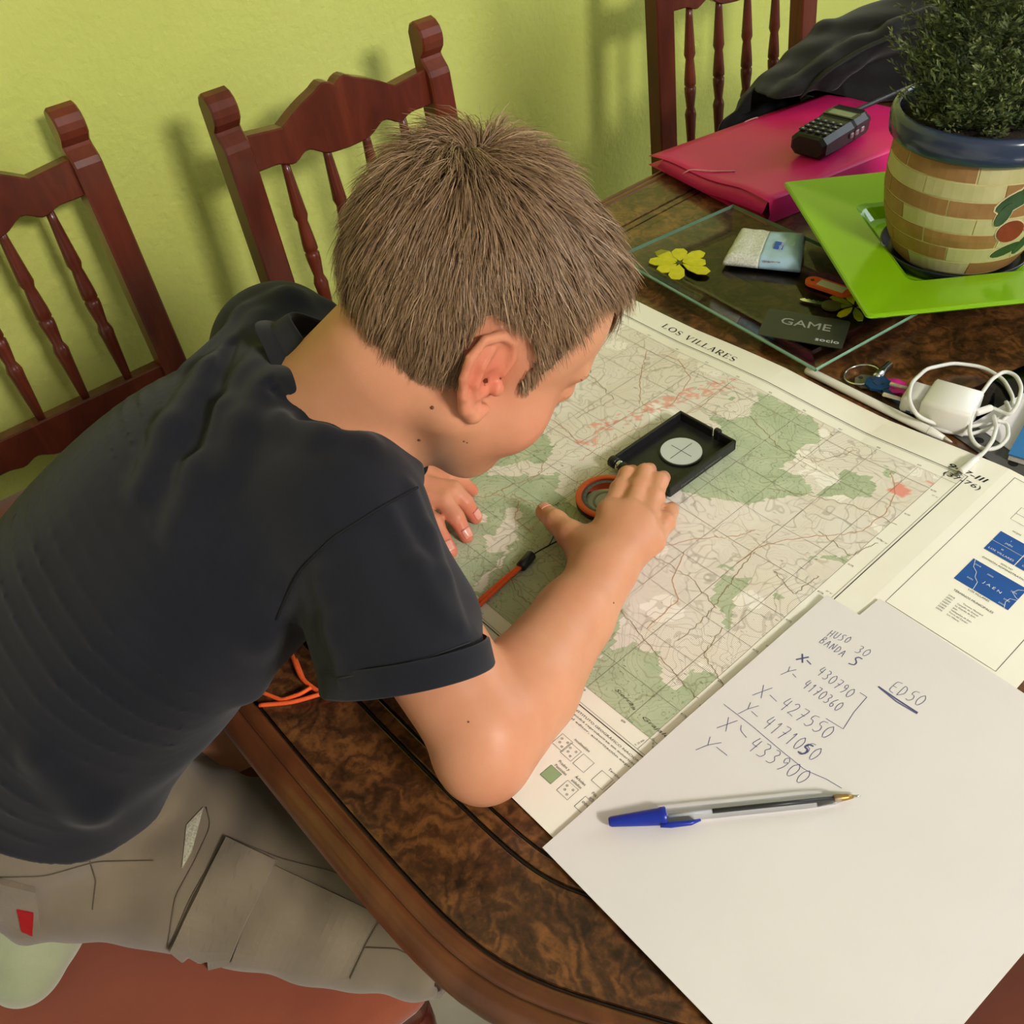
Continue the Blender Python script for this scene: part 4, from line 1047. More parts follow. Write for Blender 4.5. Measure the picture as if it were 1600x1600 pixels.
stuff(tt.build('title_lettering', INK, tm))
lt = MB(); a, b = px(1478,733,.005), px(1530,757,.005); put_text(lt, '947-III', px(1477,729,.005), (1,-.02), .0062, mapz, fit=.036, shear=.15); put_text(lt, '947-III', px(1477.6,729.2,.005), (1,-.02), .0062, mapz, fit=.036, shear=.15)
put_text(lt, '(37-76)', px(1471,741,.005), (1,-.02), .0055, mapz, fit=.034)
stuff(lt.build('sheet_number', INK, tm))
sm = MB()
for k, n_ in enumerate(range(4170, 4179)): put_text(sm, str(n_), (.0016, .0295+.04*k), (1,0), .0018, mapz)
for k, n_ in enumerate(range(439, 428, -1)):
    put_text(sm, str(n_), (-.0245-.04*k, -.0038), (1,0), .0018, mapz); put_text(sm, str(n_), (-.0245-.04*k, .372), (1,0), .0018, mapz)
for k in range(5): put_text(sm, "37° 41'", (.0062, .044+.075*k), (1,0), .0014, mapz)
for k in range(4): put_text(sm, "3° 47'", (-.075-.10*k, -.0105), (1,0), .0016, mapz)
put_text(sm, '37° 40\' 04", 8', (.0012,.0012), (1,-1.2), .0014, mapz); put_text(sm, 'E. 25 000', (-.0028,-.0115), (.25,1), .0014, mapz)
put_text(sm, 'Sierra', px(960,1077,.003), px(981,1097,.003)-px(960,1077,.003), .0028, mapz, fit=.019, shear=.3)
put_text(sm, 'de', px(985,1105,.003), (1,-.1), .0026, mapz, shear=.3); put_text(sm, 'Grajales', px(1001,1121,.003), px(1033,1148,.003)-px(1001,1121,.003), .0028, mapz, fit=.029, shear=.3)
for s_, x, y, h in [('Formado, dibujado y publicado por el INSTITUTO GEOGRÁFICO NACIONAL', -.118, -.0200, .0017), ('Reservados todos los derechos. No podrá reproducirse sin autorización', -.118, -.0236, .0017), ('publicada Ley 11.271/2003 por el editor, autorización expresa', -.118, -.0272, .0017)]: put_text(sm, s_, (x,y), (1,0), h, mapz, fit=.131)
for s_, p in [('Terrenos claros', (950,1205)), ('Prados y', (872,1191)), ('Pastizales', (866,1197)), ('Árboles', (898,1216)), ('aislados', (892,1221)), ('Fila de', (924,1242)), ('árboles', (920,1249)), ('incultivables', (897,1157))]: put_text(sm, s_, px(*p,.002), (1,0), .0021, mapz)
stuff(sm.build('small_lettering', mat('small_print', srgb(84,78,68), .85), tm))
sq = MB(); gsq = MB(); dq = MB()
for i, p in enumerate([(861,1211),(887,1236),(915,1262),(941,1221),(961,1240),(912,1194),(892,1176),(879,1161)]):
    c = px(*p,.002); h = .0052
    if i == 0: 
        q4 = np.array([(c[0]-h,c[1]-h),(c[0]+h,c[1]-h),(c[0]+h,c[1]+h),(c[0]-h,c[1]+h)]); gsq.add(np.c_[q4, mapz(q4[:,0],q4[:,1])+.0002], [(0,1,2,3)])
    line_on(sq, [(c[0]-h,c[1]-h),(c[0]+h,c[1]-h),(c[0]+h,c[1]+h),(c[0]-h,c[1]+h),(c[0]-h,c[1]-h)], .0003, mapz)
    if i in (1,2,4,6,7):
        for k in range(4):
            u, w_ = (-.6+.4*k, .2) if i == 2 else ((-.5,.5,.4,-.3)[k], (.4,.5,-.5,-.2)[k]); an = np.linspace(0,2*math.pi,9); o_ = np.array([c[0]+u*h, c[1]+w_*h]); line_on(sq, [o_+.0007*np.array([math.cos(z), math.sin(z)]) for z in an], .0003, mapz)
stuff(sq.build('legend_boxes', INK, tm)); gsq.build('legend_swatch', GREENINK, tm)
# right hand panel
pn = MB(); a = px(1387,938,.005); b = px(1552,1053,.003); top = .408
line_on(pn, [(a[0],top),(a[0],.2155),(.1335,.2155),(.1335,top),(a[0],top)], .0004, mapz); line_on(pn, [(.060,.2070),(.1350,.2070),(.1350,.185)], .0004, mapz)
put_text(pn, 'DIVISIÓN ADMINISTRATIVA', px(1533,874,.003), (1,0), .0019, mapz, fit=.036); put_text(pn, 'LOS VILLARES', px(1511,924,.003), (1,0), .0019, mapz, fit=.017); put_text(pn, 'TÉRMINOS MUNICIPALES', px(1488,925,.003), (1,0), .0021, mapz, fit=.032)
for k, s_ in enumerate(('Término Municipal', 'Campillo de Arenas', 'La Guardia de Jaén', 'Jaén', 'Valdepeñas de Jaén', 'Torre del Campo', 'Los Villares')):
    o_ = px(1503,946,.003); put_text(pn, s_, (o_[0]-.003*(k > 0), o_[1]-.0029*k), (1,0), .0015, mapz); put_text(pn, '23%03d' % (18+13*k), (o_[0]-.012, o_[1]-.0029*k), (1,0), .0015, mapz)
put_text(pn, 'HOJAS', px(1580,834,.003), (1,0), .0017, mapz); put_text(pn, 'MTN 947', px(1562,884,.003), (1,0), .0017, mapz)
pz = px(1577,815,.003); line_on(pn, [(pz[0]+.03,pz[1]),(pz[0],pz[1]),(pz[0],pz[1]+.018),(pz[0]+.03,pz[1]+.018)], .0003, mapz); line_on(pn, [(pz[0],pz[1]+.009),(pz[0]+.03,pz[1]+.009)], .0003, mapz)
stuff(pn.build('panel_print', mat('panel_ink', srgb(70,68,66), .85), tm))
def rect_on(x0, y0, x1, y1, name, m, dz=.00025):
    mb = MB(); xs = np.linspace(x0, x1, 14); V = np.array([[(x, y, float(mapz(x,y))+dz) for y in (y0, y1)] for x in xs]); mb.grid(V); return mb.build(name, m, tm)
t1 = px(1563,834,.003); t2 = px(1535,860,.003); x0, y1, y0 = (t1[0]+t2[0])/2, t1[1], t2[1]; hh = (y1-y0)
xr = .1315
xm = x0+.0255
for i, (a0, b0, a1, b1) in enumerate(((x0, y0+hh*.51, xm-.0004, y1), (xm+.0004, y0+hh*.51, xr, y1), (x0, y0, xm-.0004, y0+hh*.49), (xm+.0004, y0, xr, y0+hh*.49))): rect_on(a0, b0, a1, b1, 'index_block', BLUEINK)
u1 = px(1520,876,.003); u2 = px(1491,905,.003); u3 = px(1573,956,.003); rect_on((u1[0]+u2[0])/2, (u2[1]+u3[1])/2, u3[0], u1[1], 'district_block', BLUEINK)
wt = MB(); ux = (u1[0]+u2[0])/2; uy = (u2[1]+u3[1])/2; uw = u3[0]-ux; uh = u1[1]-uy
put_text(wt, 'J A É N', (ux+uw*.40, uy+uh*.38), (1,-.05), .0026, mapz, fit=uw*.33, dz=.0005)
for a_, b_, s_ in ((.08,.82,'23018'),(.35,.72,'23050'),(.14,.26,'23093'),(.82,.62,'23901'),(.82,.25,'23902'),(.80,.05,'23038')): put_text(wt, s_, (ux+uw*a_, uy+uh*b_), (1,0), .0014, mapz, dz=.0005)
for P in ([(.03,1),(.10,.72),(.2,.6),(.24,.42),(.33,.3),(.36,.0)], [(1,.92),(.9,.8),(.86,.62),(.95,.52),(1,.5)], [(1,.45),(.9,.38),(.88,.2),(.93,.0)]): line_on(wt, [(ux+uw*a_, uy+uh*b_) for a_, b_ in P], .0004, mapz, dz=.0005)
put_text(wt, 'I', (x0+.011, y0+hh*.78), (1,0), .0018, mapz, dz=.0005); put_text(wt, 'JAÉN', (x0+.009, y0+hh*.60), (1,0), .0019, mapz, dz=.0005); put_text(wt, 'III', (x0+.010, y0+hh*.29), (1,0), .0018, mapz, dz=.0005); put_text(wt, 'LOS VILLARES', (x0+.002, y0+hh*.10), (1,0), .0021, mapz, dz=.0005, fit=.021); put_text(wt, 'CAMBIL', (xm+.004, y0+hh*.12), (1,0), .0021, mapz, dz=.0005)
stuff(wt.build('white_lettering', WHITEINK, tm))

# ------------------------------------------------------------------ writing paper
PAPER = noisy('white_paper', srgb(227,222,219), srgb(232,227,224), 8, .75)
def sheet(name, label, tl, ang, zf, cat='paper', group=None, mt=None, w=.210, h=.297):
    ex = np.array([math.cos(ang), math.sin(ang)]); ey = np.array([ex[1], -ex[0]])
    U, V = np.meshgrid(np.linspace(0,w,24), np.linspace(0,h,34), indexing='ij')
    X = tl[0]+U*ex[0]+V*ey[0]; Y = tl[1]+U*ex[1]+V*ey[1]
    t_ = thing(name, label, cat, (float(X.mean()), float(Y.mean()), 0), group)
    v, f = slab_sheet(np.stack([X, Y, zf(X,Y)], 2)[:, ::-1], .0002); mesh_obj('sheet', v, f, mt or PAPER, t_, False); return t_, ex, ey
def pz1(x, y): return .0094-.0030*np.clip((.02-np.asarray(y))/.1, 0, 1)+.0006*np.sin(np.asarray(x)*14)
tl2 = px(1374,936,.008); e2 = px(1600,1107,.008)-tl2; ang2 = math.atan2(e2[1], e2[0])
sheet('paper_sheet', 'blank white sheet peeking out under the handwritten page', tl2, ang2*.4, lambda x, y: pz1(x,y)-.0012)
A4TL = px(1292,930,.009); A4A = math.atan2(*(px(1600,1137,.009)-A4TL)[[1,0]])*.5+.0288*.5
pg, PEX, PEY = sheet('handwritten_page', 'white page with coordinates handwritten in blue ink, under the ballpoint pen', A4TL, A4A, pz1)
GL = {'0': [[(.5,1),(.15,.75),(.1,.4),(.3,.05),(.6,.05),(.85,.4),(.85,.75),(.5,1)]], '1': [[(.3,.7),(.6,1),(.5,0)]], '2': [[(.1,.8),(.4,1),(.75,.85),(.6,.5),(.1,.05),(.4,.1),(.9,.05)]], '3': [[(.1,.95),(.5,1),(.75,.8),(.4,.55),(.8,.35),(.6,.05),(.1,.05)]],
 '4': [[(.35,1),(.1,.45),(.8,.45)],[(.7,.9),(.6,0)]], '5': [[(.9,1),(.35,.95),(.25,.6),(.7,.6),(.85,.3),(.5,.02),(.1,.1)]], '6': [[(.7,1),(.25,.6),(.15,.2),(.5,0),(.8,.25),(.5,.45),(.2,.3)]], '7': [[(.1,.95),(.85,1),(.4,0)],[(.25,.5),(.75,.5)]], '9': [[(.8,.75),(.5,1),(.2,.8),(.4,.5),(.8,.75),(.7,.3),(.4,0)]],
 'X': [[(.05,1),(.85,0)],[(.85,1),(.05,0)]], 'Y': [[(.1,1),(.4,.5)],[(.9,1),(.4,.5),(.1,-.1)]], '-': [[(.1,.45),(.9,.4)]], '~': [[(.05,.75),(.3,.4),(.95,.35)]], 'H': [[(.1,1),(.15,0)],[(.75,1),(.75,0)],[(.1,.5),(.75,.5)]], 'U': [[(.1,1),(.15,.2),(.5,0),(.8,.3),(.8,1)]], 'S': [[(.85,.95),(.4,1),(.2,.75),(.7,.45),(.7,.1),(.1,.05)]], 'O': [[(.5,1),(.1,.6),(.3,.05),(.75,.1),(.9,.6),(.5,1)]],
 'B': [[(.15,0),(.2,1),(.7,.9),(.6,.6),(.2,.5),(.8,.4),(.7,.05),(.15,0)]], 'A': [[(.05,0),(.45,1),(.85,0)],[(.2,.4),(.7,.4)]], 'N': [[(.1,0),(.15,1),(.75,0),(.8,1)]], 'D': [[(.15,0),(.15,1),(.7,.8),(.8,.35),(.15,0)]], 'E': [[(.85,1),(.2,.95),(.15,.05),(.85,.0)],[(.2,.5),(.7,.5)]]}
wr = MB()
def cC(a, b): return px(840+.475*a, 900+.475*b, .0095)
def hand(s_, a, b, hgt, w=.0004):
    P0, P1 = cC(*a)[:2], cC(*b)[:2]; n = len(s_); d = (P1-P0)/n; up = -PEY; 
    for i, c in enumerate(s_):
        if c not in GL: continue
        for st_ in GL[c]:
            K = np.array(st_); t_ = np.linspace(0, len(K)-1, len(K)*4)
            K = np.c_[np.interp(t_, range(len(K)), K[:,0]), np.interp(t_, range(len(K)), K[:,1])]
            if len(K) > 10:
                for _ in range(2): K[1:-1] = .5*K[1:-1]+.25*(K[2:]+K[:-2])
            Q = P0+np.outer(i+.08+.84*K[:,0], d)+np.outer((K[:,1]-.1)*hgt, up); wr.ribbon(np.c_[Q, pz1(Q[:,0],Q[:,1])+.0002], w)
def stroke(pts, w=.00042):
    Q = np.array([cC(*p)[:2] for p in pts]); t_ = np.linspace(0, len(Q)-1, len(Q)*5); Q = np.c_[np.interp(t_, range(len(Q)), Q[:,0]), np.interp(t_, range(len(Q)), Q[:,1])]; wr.ribbon(np.c_[Q, pz1(Q[:,0],Q[:,1])+.0002], w)
hand('HUSO', (950,195), (1022,222), .0075); hand('30', (1040,248), (1085,268), .0085); hand('BANDA', (925,215), (1005,268), .0078); hand('S', (1018,285), (1052,300), .010, .0009)
hand('X', (848,272), (880,288), .0075, .0011); hand('-', (876,280), (898,300), .006, .0008); hand('430790', (915,318), (1028,405), .0095); hand('Y', (800,318), (832,334), .0095); hand('-', (830,325), (848,342), .006); hand('4170360', (868,362), (990,448), .0092)
hand('X', (705,388), (748,402), .0125); hand('-', (750,395), (785,425), .008); hand('427550', (790,428), (955,540), .0125); hand('Y', (660,445), (700,462), .0125); hand('-', (690,450), (722,475), .008); hand('4171050', (735,490), (912,612), .0125); hand('5', (852,575), (882,595), .011, .0012)
hand('X', (588,495), (632,512), .0125); hand('~', (645,505), (685,545), .010); hand('433900', (685,562), (875,690), .0130); hand('Y', (520,560), (575,590), .0135); hand('-', (570,565), (625,605), .008); hand('ED50', (1150,372), (1262,432), .0115)
stroke([(612,422),(700,490),(800,575),(880,640),(950,670),(1000,700)]); stroke([(1060,385),(1083,400),(1040,450),(1005,505),(948,470)]); stroke([(1120,365),(1185,410),(1250,452)], .0013); stroke([(1125,370),(1180,415),(1248,455)], .0009)
wr.v = wr.v; stuff(wr.build('handwriting', mat('blue_ballpoint_ink', srgb(82,84,128), .6), pg))
# ------------------------------------------------------------------ compass with lanyard
BLK = noisy('black_plastic', srgb(24,24,25), srgb(32,32,33), 60, .35, spec=.5)
def clear_mat(name, tint, ior=1.45, rough=.03, gl=1.0):
    m = bpy.data.materials.new(name); m.use_nodes = True; nt = m.node_tree; nt.nodes.clear()
    o = nt.nodes.new('ShaderNodeOutputMaterial'); mx = nt.nodes.new('ShaderNodeMixShader'); tr = nt.nodes.new('ShaderNodeBsdfTransparent'); g = nt.nodes.new('ShaderNodeBsdfGlossy'); fr = nt.nodes.new('ShaderNodeFresnel')
    tr.inputs[0].default_value = (*tint, 1); g.inputs['Roughness'].default_value = rough; fr.inputs[0].default_value = ior
    ns = nt.nodes.new('ShaderNodeTexNoise'); ns.inputs['Scale'].default_value = 30; bp = nt.nodes.new('ShaderNodeBump'); bp.inputs['Strength'].default_value = .02; nt.links.new(ns.outputs[0], bp.inputs['Height']); nt.links.new(bp.outputs[0], g.inputs['Normal'])
    nt.links.new(fr.outputs[0], mx.inputs[0]); nt.links.new(tr.outputs[0], mx.inputs[1]); nt.links.new(g.outputs[0], mx.inputs[2]); nt.links.new(mx.outputs[0], o.inputs[0]); return m
CLEAR = clear_mat('clear_acrylic', (.97,.98,.96), 1.1); CHROME = noisy('chrome', (.75,.75,.76), (.68,.68,.70), 50, .15, metal=1)
ORANGE = noisy('orange_plastic', srgb(236,104,50), srgb(226,92,42), 80, .45)
cp = thing('compass', 'folding sighting compass with black mirror lid and orange lanyard under the boy\'s hand', 'compass', (-.185,.18,.004))
CZ = .0058
lx0, lx1, ly0, ly1 = -.2185, -.1515, .191, .281
lb = MB(); lb.box(((lx0+lx1)/2, (ly0+ly1)/2, CZ+.001), (lx1-lx0, ly1-ly0, .002), 0, .0006)
lid = lb.build('lid', BLK, cp)
for nm, c, d in (('lid_rim', (lx0+.0015,(ly0+ly1)/2,CZ+.006), (.003,ly1-ly0,.010)), ('lid_rim', (lx1-.0015,(ly0+ly1)/2,CZ+.006), (.003,ly1-ly0,.010)), ('lid_rim', ((lx0+lx1)/2-.013,ly1-.0015,CZ+.006), (.040,.003,.010)), ('lid_rim', (lx1-.0095,ly1-.0015,CZ+.006), (.019,.003,.010))):
    MB().box(c, d, 0, .0008).build(nm, BLK, lid)
MB().box((lx1-.021,ly1-.001,CZ+.0075), (.007,.005,.011), 0, .001).build('lid_catch', BLK, lid)
mc = np.array([-.1835,.2425]); an = np.arange(40)*2*math.pi/40
def disc(r, z0, z1, c, seg=40, rx=1): return MB().prism(np.c_[c[0]+rx*r*np.cos(np.arange(seg)*2*math.pi/seg), c[1]+r*np.sin(np.arange(seg)*2*math.pi/seg)], z0, z1)
disc(.0205, CZ+.002, CZ+.0034, mc).build('mirror_rim', BLK, lid)
mirr = disc(.0190, CZ+.0034, CZ+.0040, mc).build('mirror', noisy('mirror_film', srgb(206,210,209), srgb(198,203,202), 20, .3, metal=.1), lid)
hm_ = MB(); hm_.box((mc[0],mc[1],CZ+.0041), (.0004,.030,.0002)); hm_.build('sighting_line', INK, lid); MB().box((mc[0],mc[1],CZ+.0041), (.024,.0004,.0002)).build('sighting_line', INK, lid)
AX = np.array([[0,0,1],[0,1,0],[-1,0,0]], float)
MB().lathe([(.0045,-.004),(.0055,-.003),(.0055,.003),(.0045,.004)], (-.2155,.187,.0125), 18, AX.T).build('hinge_knob', BLK, cp, True)
MB().lathe([(.0047,-.002),(.0049,0),(.0047,.002)], (-.2085,.187,.0125), 18, AX.T).build('hinge_ring', CHROME, cp, True)
MB().lathe([(.0050,-.006),(.0054,-.004),(.0054,.035),(.0050,.036)], (-.2005,.187,.0125), 18, -AX.T).build('hinge_barrel', BLK, cp, True)
MB().box((-.1855,.143,CZ+.0016), (.062,.092,.0032), 0, .001).build('baseplate', CLEAR, cp)
bz = np.array([-.1855,.1475]); 
def ringo(name, r0, r1, z0, z1, m, seg=56):
    mb = MB(); mb.lathe([(r0,z0),(r1-.0004,z0),(r1,z0+.0006),(r1,z1-.0006),(r1-.0006,z1),(r0+.0006,z1),(r0,z1-.0006),(r0,z0)], (bz[0],bz[1],0), seg, cap=False); return mb.build(name, m, cp, True)
ringo('dial_base', .019, .0272, CZ+.0032, CZ+.0085, BLK); ringo('bezel', .0222, .0275, CZ+.0085, CZ+.0110, ORANGE); ringo('dial_scale', .0180, .0223, CZ+.0080, CZ+.0094, mat('dial_grey', srgb(120,124,122), .6))
disc(.0175, CZ+.0033, CZ+.0040, bz).build('dial_floor', noisy('dial_floor', srgb(186,188,180), srgb(168,170,164), 40, .35), cp)
ringo('dial_ring', .0105, .0125, CZ+.0040, CZ+.0048, noisy('ring_grey', srgb(150,152,148), srgb(138,140,136), 60, .5))
MB().lathe([(.0,CZ+.0094),(.0178,CZ+.0094),(.0182,CZ+.0086),(.0182,CZ+.0036),(0,CZ+.0034)], (bz[0],bz[1],0), 40, cap=False).build('capsule', CLEAR, cp, True)
tk = MB()
for k in range(72):
    a = 2*math.pi*k/72; r0, r1 = (.0188, .0215) if k % 3 == 0 else (.0200,.0215)
    tk.ribbon([(bz[0]+r0*math.cos(a), bz[1]+r0*math.sin(a), CZ+.0096), (bz[0]+r1*math.cos(a), bz[1]+r1*math.sin(a), CZ+.0096)], .0004)
stuff(tk.build('dial_ticks', INK, cp))
lp = MB(); line_on(lp, [(-.2155,.100),(-.2155,.185)], .0004, lambda x, y: CZ+.0032+0*x); put_text(lp, 'M', (-.2120,.113), (0,1), .004, lambda x, y: CZ+.0032+0*x); line_on(lp, [np.array([-.203,.106])+.0035*np.array([math.cos(a), math.sin(a)]) for a in an], .0005, lambda x, y: CZ+.0032+0*x)
stuff(lp.build('baseplate_print', INK, cp))
bt = MB(); 
# lettering on the lid's side face
v, f = text_geo('Explorer of the Wilderness', 1.0); kx = .055/v[:,0].max(); bt.add(np.c_[np.full(len(v), lx1+.0002), .205+v[:,0]*kx, CZ+.0035+v[:,1]*.0035], f); stuff(bt.build('lid_lettering', mat('faint_print', srgb(120,120,118), .6), lid))
CORD = noisy('orange_cord', srgb(250,104,44), srgb(240,92,36), 400, .7, .3, 1500, .0004)
def smooth_path(P, n=60):
    P = np.array(P, float); L = np.r_[0, np.cumsum(np.linalg.norm(np.diff(P,axis=0),axis=1))]; u = np.linspace(0, L[-1], n)
    Q = np.stack([np.interp(u, L, P[:,j]) for j in range(3)], 1)
    for _ in range(max(2, n//14)): Q[1:-1] = .5*Q[1:-1]+.25*(Q[2:]+Q[:-2])
    return Q
def pz(*a): return [px(x, y, z) for x, y, z in a]
MB().tube(smooth_path(pz((905,822,.008),(885,838,.007),(860,851,.0065),(838,863,.0065),(826,872,.0065)), 20), .0007, 6).build('lanyard_thread', BLK, cp, True)
MB().tube(smooth_path(pz((866,835,.006),(862,845,.006),(856,854,.0065)), 10), .0005, 6).build('lanyard_thread', BLK, cp, True)
a, b = px(831,866,.0075), px(813,887,.0075); d = unit(b-a); MB().tube([a, a+d*.001, b-d*.001, b], [.0036,.0046,.0046,.0036], 14).build('cord_lock', BLK, cp, True)
lz = .0058
MB().tube(smooth_path(pz((818,880,.0075),(790,902,lz),(722,962,lz),(650,1024,.005),(600,1060,.004),(545,1086,.003),(500,1083,.003),(470,1060,.004),(455,1020,.004)), 90), .0017, 8).build('lanyard_cord', CORD, cp, True)
MB().tube(smooth_path(pz((814,886,.0075),(788,910,lz),(726,968,lz),(655,1035,.005),(610,1078,.003),(560,1062,.003),(500,1085,.0055),(455,1098,.004),(405,1102,.003)), 90), .0017, 8).build('lanyard_cord', CORD, cp, True)
MB().tube(smooth_path(pz((462,1030,.003),(474,1062,.003),(492,1078,.003),(530,1092,.003),(560,1085,.003),(590,1060,.003)), 40), .0016, 8).build('lanyard_cord', CORD, cp, True)
MB().tube(smooth_path(pz((405,1080,.003),(440,1094,.003),(470,1084,.006),(486,1074,.0065)), 30), .0016, 8).build('lanyard_cord', CORD, cp, True)

# ------------------------------------------------------------------ ballpoint pen
pen = thing('ballpoint_pen', 'clear hexagonal ballpoint pen with a blue cap lying on the page', 'pen', (.07,.0,.009))
zc = lambda p: float(pz1(p[0], p[1]))+.0050
A = px(951,1283,.013); Bp = px(1344,1245,.013); A[2] = zc(A); Bp[2] = zc(Bp)-.0006; ax = unit(Bp-A); Lp = np.linalg.norm(Bp-A); kP = Lp/.150
BLUEP = noisy('blue_cap_plastic', srgb(24,48,160), srgb(20,40,148), 60, .3); PENCLR = clear_mat('pen_acrylic', (.90,.92,.95))
pp = lambda t, o=0: A+ax*t*kP
MB().tube([pp(.030),pp(.031),pp(.118),pp(.134),pp(.138)], [.0046,.0050,.0050,.0040,.0029], 6).build('barrel', PENCLR, pen)
MB().tube([pp(.0),pp(.0015),pp(.018),pp(.030),pp(.0315),pp(.034),pp(.0345)], [.0025,.0033,.0046,.0055,.0060,.0060,.0056], 20).build('cap', BLUEP, pen, True)
sd = unit(np.cross(ax, [0,0,1.])); sd = sd if sd[:2]@PEY > 0 else -sd
MB().tube([pp(.030)+sd*.0055,pp(.036)+sd*.0064,pp(.048)+sd*.0064,pp(.054)+sd*.0050], [.0018,.0019,.0016,.0008], 10).build('cap_clip', BLUEP, pen, True)
MB().tube([pp(.036),pp(.062)], [.0012,.0012], 10).build('ink_tube', noisy('empty_tube', srgb(205,205,205), srgb(195,195,197), 40, .4), pen, True)
MB().tube([pp(.062),pp(.136)], [.00155,.00155], 10).build('ink_tube', noisy('ink_in_tube', srgb(38,40,42), srgb(46,46,48), 40, .35), pen, True)
MB().tube([pp(.134),pp(.136),pp(.142),pp(.1455)], [.0022,.0026,.0019,.0012], 12).build('tip_holder', noisy('brass', srgb(176,138,72), srgb(160,122,60), 90, .35, metal=.6), pen, True)
MB().tube([pp(.1455),pp(.1492),pp(.150)], [.0011,.0007,.0003], 10).build('writing_tip', CHROME, pen, True)

# ------------------------------------------------------------------ glass tray and what lies in it
GLASS = clear_mat('tray_glass', (.94,.97,.95)); GEDGE = noisy('green_glass_edge', srgb(112,156,132), srgb(132,172,148), 40, .15)
tray = thing('glass_tray', 'rectangular clear glass tray with green edges and yellow painted flowers', 'tray', (-.30,.53,.0))
tz = .018
o_ = [px(962,400,tz), px(1275,575,tz), None, px(1140,318,tz)]; exT = unit((o_[1]-o_[0])[:2]); eyT = np.array([-exT[1], exT[0]]); LT = np.linalg.norm((o_[1]-o_[0])[:2]); WT = .192; O0 = o_[0][:2]
def tp(u, v): return O0+exT*u+eyT*v
def trect(d): return [tp(d,d), tp(LT-d,d), tp(LT-d,WT-d), tp(d,WT-d)]
def tring(d, z):
    P = trect(d); out = []
    for i in range(4):
        a, b = P[i], P[(i+1) % 4]; out += [a+(b-a)*k/6 for k in range(6)]
    return np.c_[np.array(out), np.full(24, z)]
mb = MB(); mb.rings([tring(.0,tz), tring(.034,.0055), tring(.040,.0045), tring(.09,.0045)], cap=False); R = tring(.09,.0045); mb.add(R, [tuple(range(24))]); mb.build('tray_body', GLASS, tray)
mb = MB(); mb.rings([tring(.0,tz-.0045), tring(.036,.0016), tring(.09,.0012)], cap=False); mb.add(tring(.09,.0012), [tuple(range(23,-1,-1))]); mb.build('tray_underside', GLASS, tray)
for i in range(4):
    P = trect(0); a, b = P[i], P[(i+1) % 4]; n = np.array([(b-a)[1], -(b-a)[0]]); n = n/np.linalg.norm(n)*.0012
    mb = MB(); mb.add([(*a,tz-.0045),(*b,tz-.0045),(*(b+n),tz-.002),(*(a+n),tz-.002),(*b,tz),(*a,tz)], [(0,1,2,3),(3,2,4,5),(5,4,1,0)]); mb.build('glass_edge', GEDGE, tray)
YEL = noisy('yellow_glass_paint', srgb(206,196,30), srgb(182,178,24), 120, .3); OLV = noisy('olive_glass_paint', srgb(140,148,34), srgb(110,124,30), 120, .35)
def petal(c, a, r0, r1, w, z, name, m):
    d = np.array([math.cos(a), math.sin(a)]); n = np.array([-d[1], d[0]]); c = np.array(c[:2])
    V = [c+d*r0, c+d*(r0+.35*(r1-r0))+n*w*.8, c+d*(r0+.75*(r1-r0))+n*w, c+d*r1+n*w*.5, c+d*r1-n*w*.5, c+d*(r0+.75*(r1-r0))-n*w, c+d*(r0+.35*(r1-r0))-n*w*.8]
    MB().prism(np.array(V), z, z+.0008).build(name, m, tray)
fc_ = px(1062,412,.0085); 
for k, a in enumerate((.1,.75,1.5,2.3,3.0,3.7,4.5,5.3)): petal(fc_, a, .004, (.040,.030,.038,.034,.040,.036,.030,.038)[k], .0095, .0088+.0004*(k % 2), 'flower_petal', YEL)
disc(.004, .0088, .0102, fc_[:2], 14).build('flower_centre', mat('dark_paint', srgb(60,66,20), .5), tray)
f2 = px(1335,478,.006)
for k, a in enumerate((.3,.9,1.6,2.4,3.1,3.9,4.7,5.5)): petal(f2, a, .003, (.032,.028,.034,.03,.03,.034,.028,.03)[k], .005, .0052+.0004*(k % 2), 'flower_leaf', OLV if k % 3 else YEL)
# tissue packet
def px3(pts): return [px(*p) for p in pts]
tp_ = thing('tissue_packet', 'small blue and white packet of tissues in the glass tray', 'tissues', (-.345,.585,.008))
Q4 = [px(1158,350,.022)[:2], px(1261,362,.020)[:2], px(1252,412,.020)[:2], px(1130,400,.020)[:2]]
def pillow(c4, z0, z1, n=17, wr=.0012, seed=1, cut=(0,1)):
    u, v = np.meshgrid(np.linspace(cut[0],cut[1],n), np.linspace(0,1,n), indexing='ij'); c4 = np.array(c4)
    X = (1-u)[...,None]*((1-v)[...,None]*c4[0]+v[...,None]*c4[3])+u[...,None]*((1-v)[...,None]*c4[1]+v[...,None]*c4[2])
    e = np.minimum(1, np.minimum(np.minimum(u,1-u),np.minimum(v,1-v))*6); e = np.sqrt(1-(1-e)**2)
    h = z0+(z1-z0)*(.35+.65*e)+wr*(vnoise(u*3,v*3,3,seed)-.5)*2
    top = np.dstack([X, h]); bot = np.dstack([X, z0+0*h]); return top, bot
for nm, cut, m in (('wrapper', (0,.46), None), ('wrapper', (.46,1), None)):
    top, bot = pillow(Q4, .0085, .0215, cut=cut); mb = MB(); n, m_ = top.shape[:2]; v, f = slab_sheet(top[:, ::-1], .0002); k = n*m_
    v[k:, 2] = .0085
    mt = noisy('tissue_print_white', srgb(222,224,216), srgb(176,178,160), 500, .4) if cut[0] == 0 else noisy('tissue_print_blue', srgb(150,186,206), srgb(166,198,216), 40, .35)
    mesh_obj(nm, v, f, mt, tp_, True)
sf = lambda x, y: .0222+0*np.asarray(x)
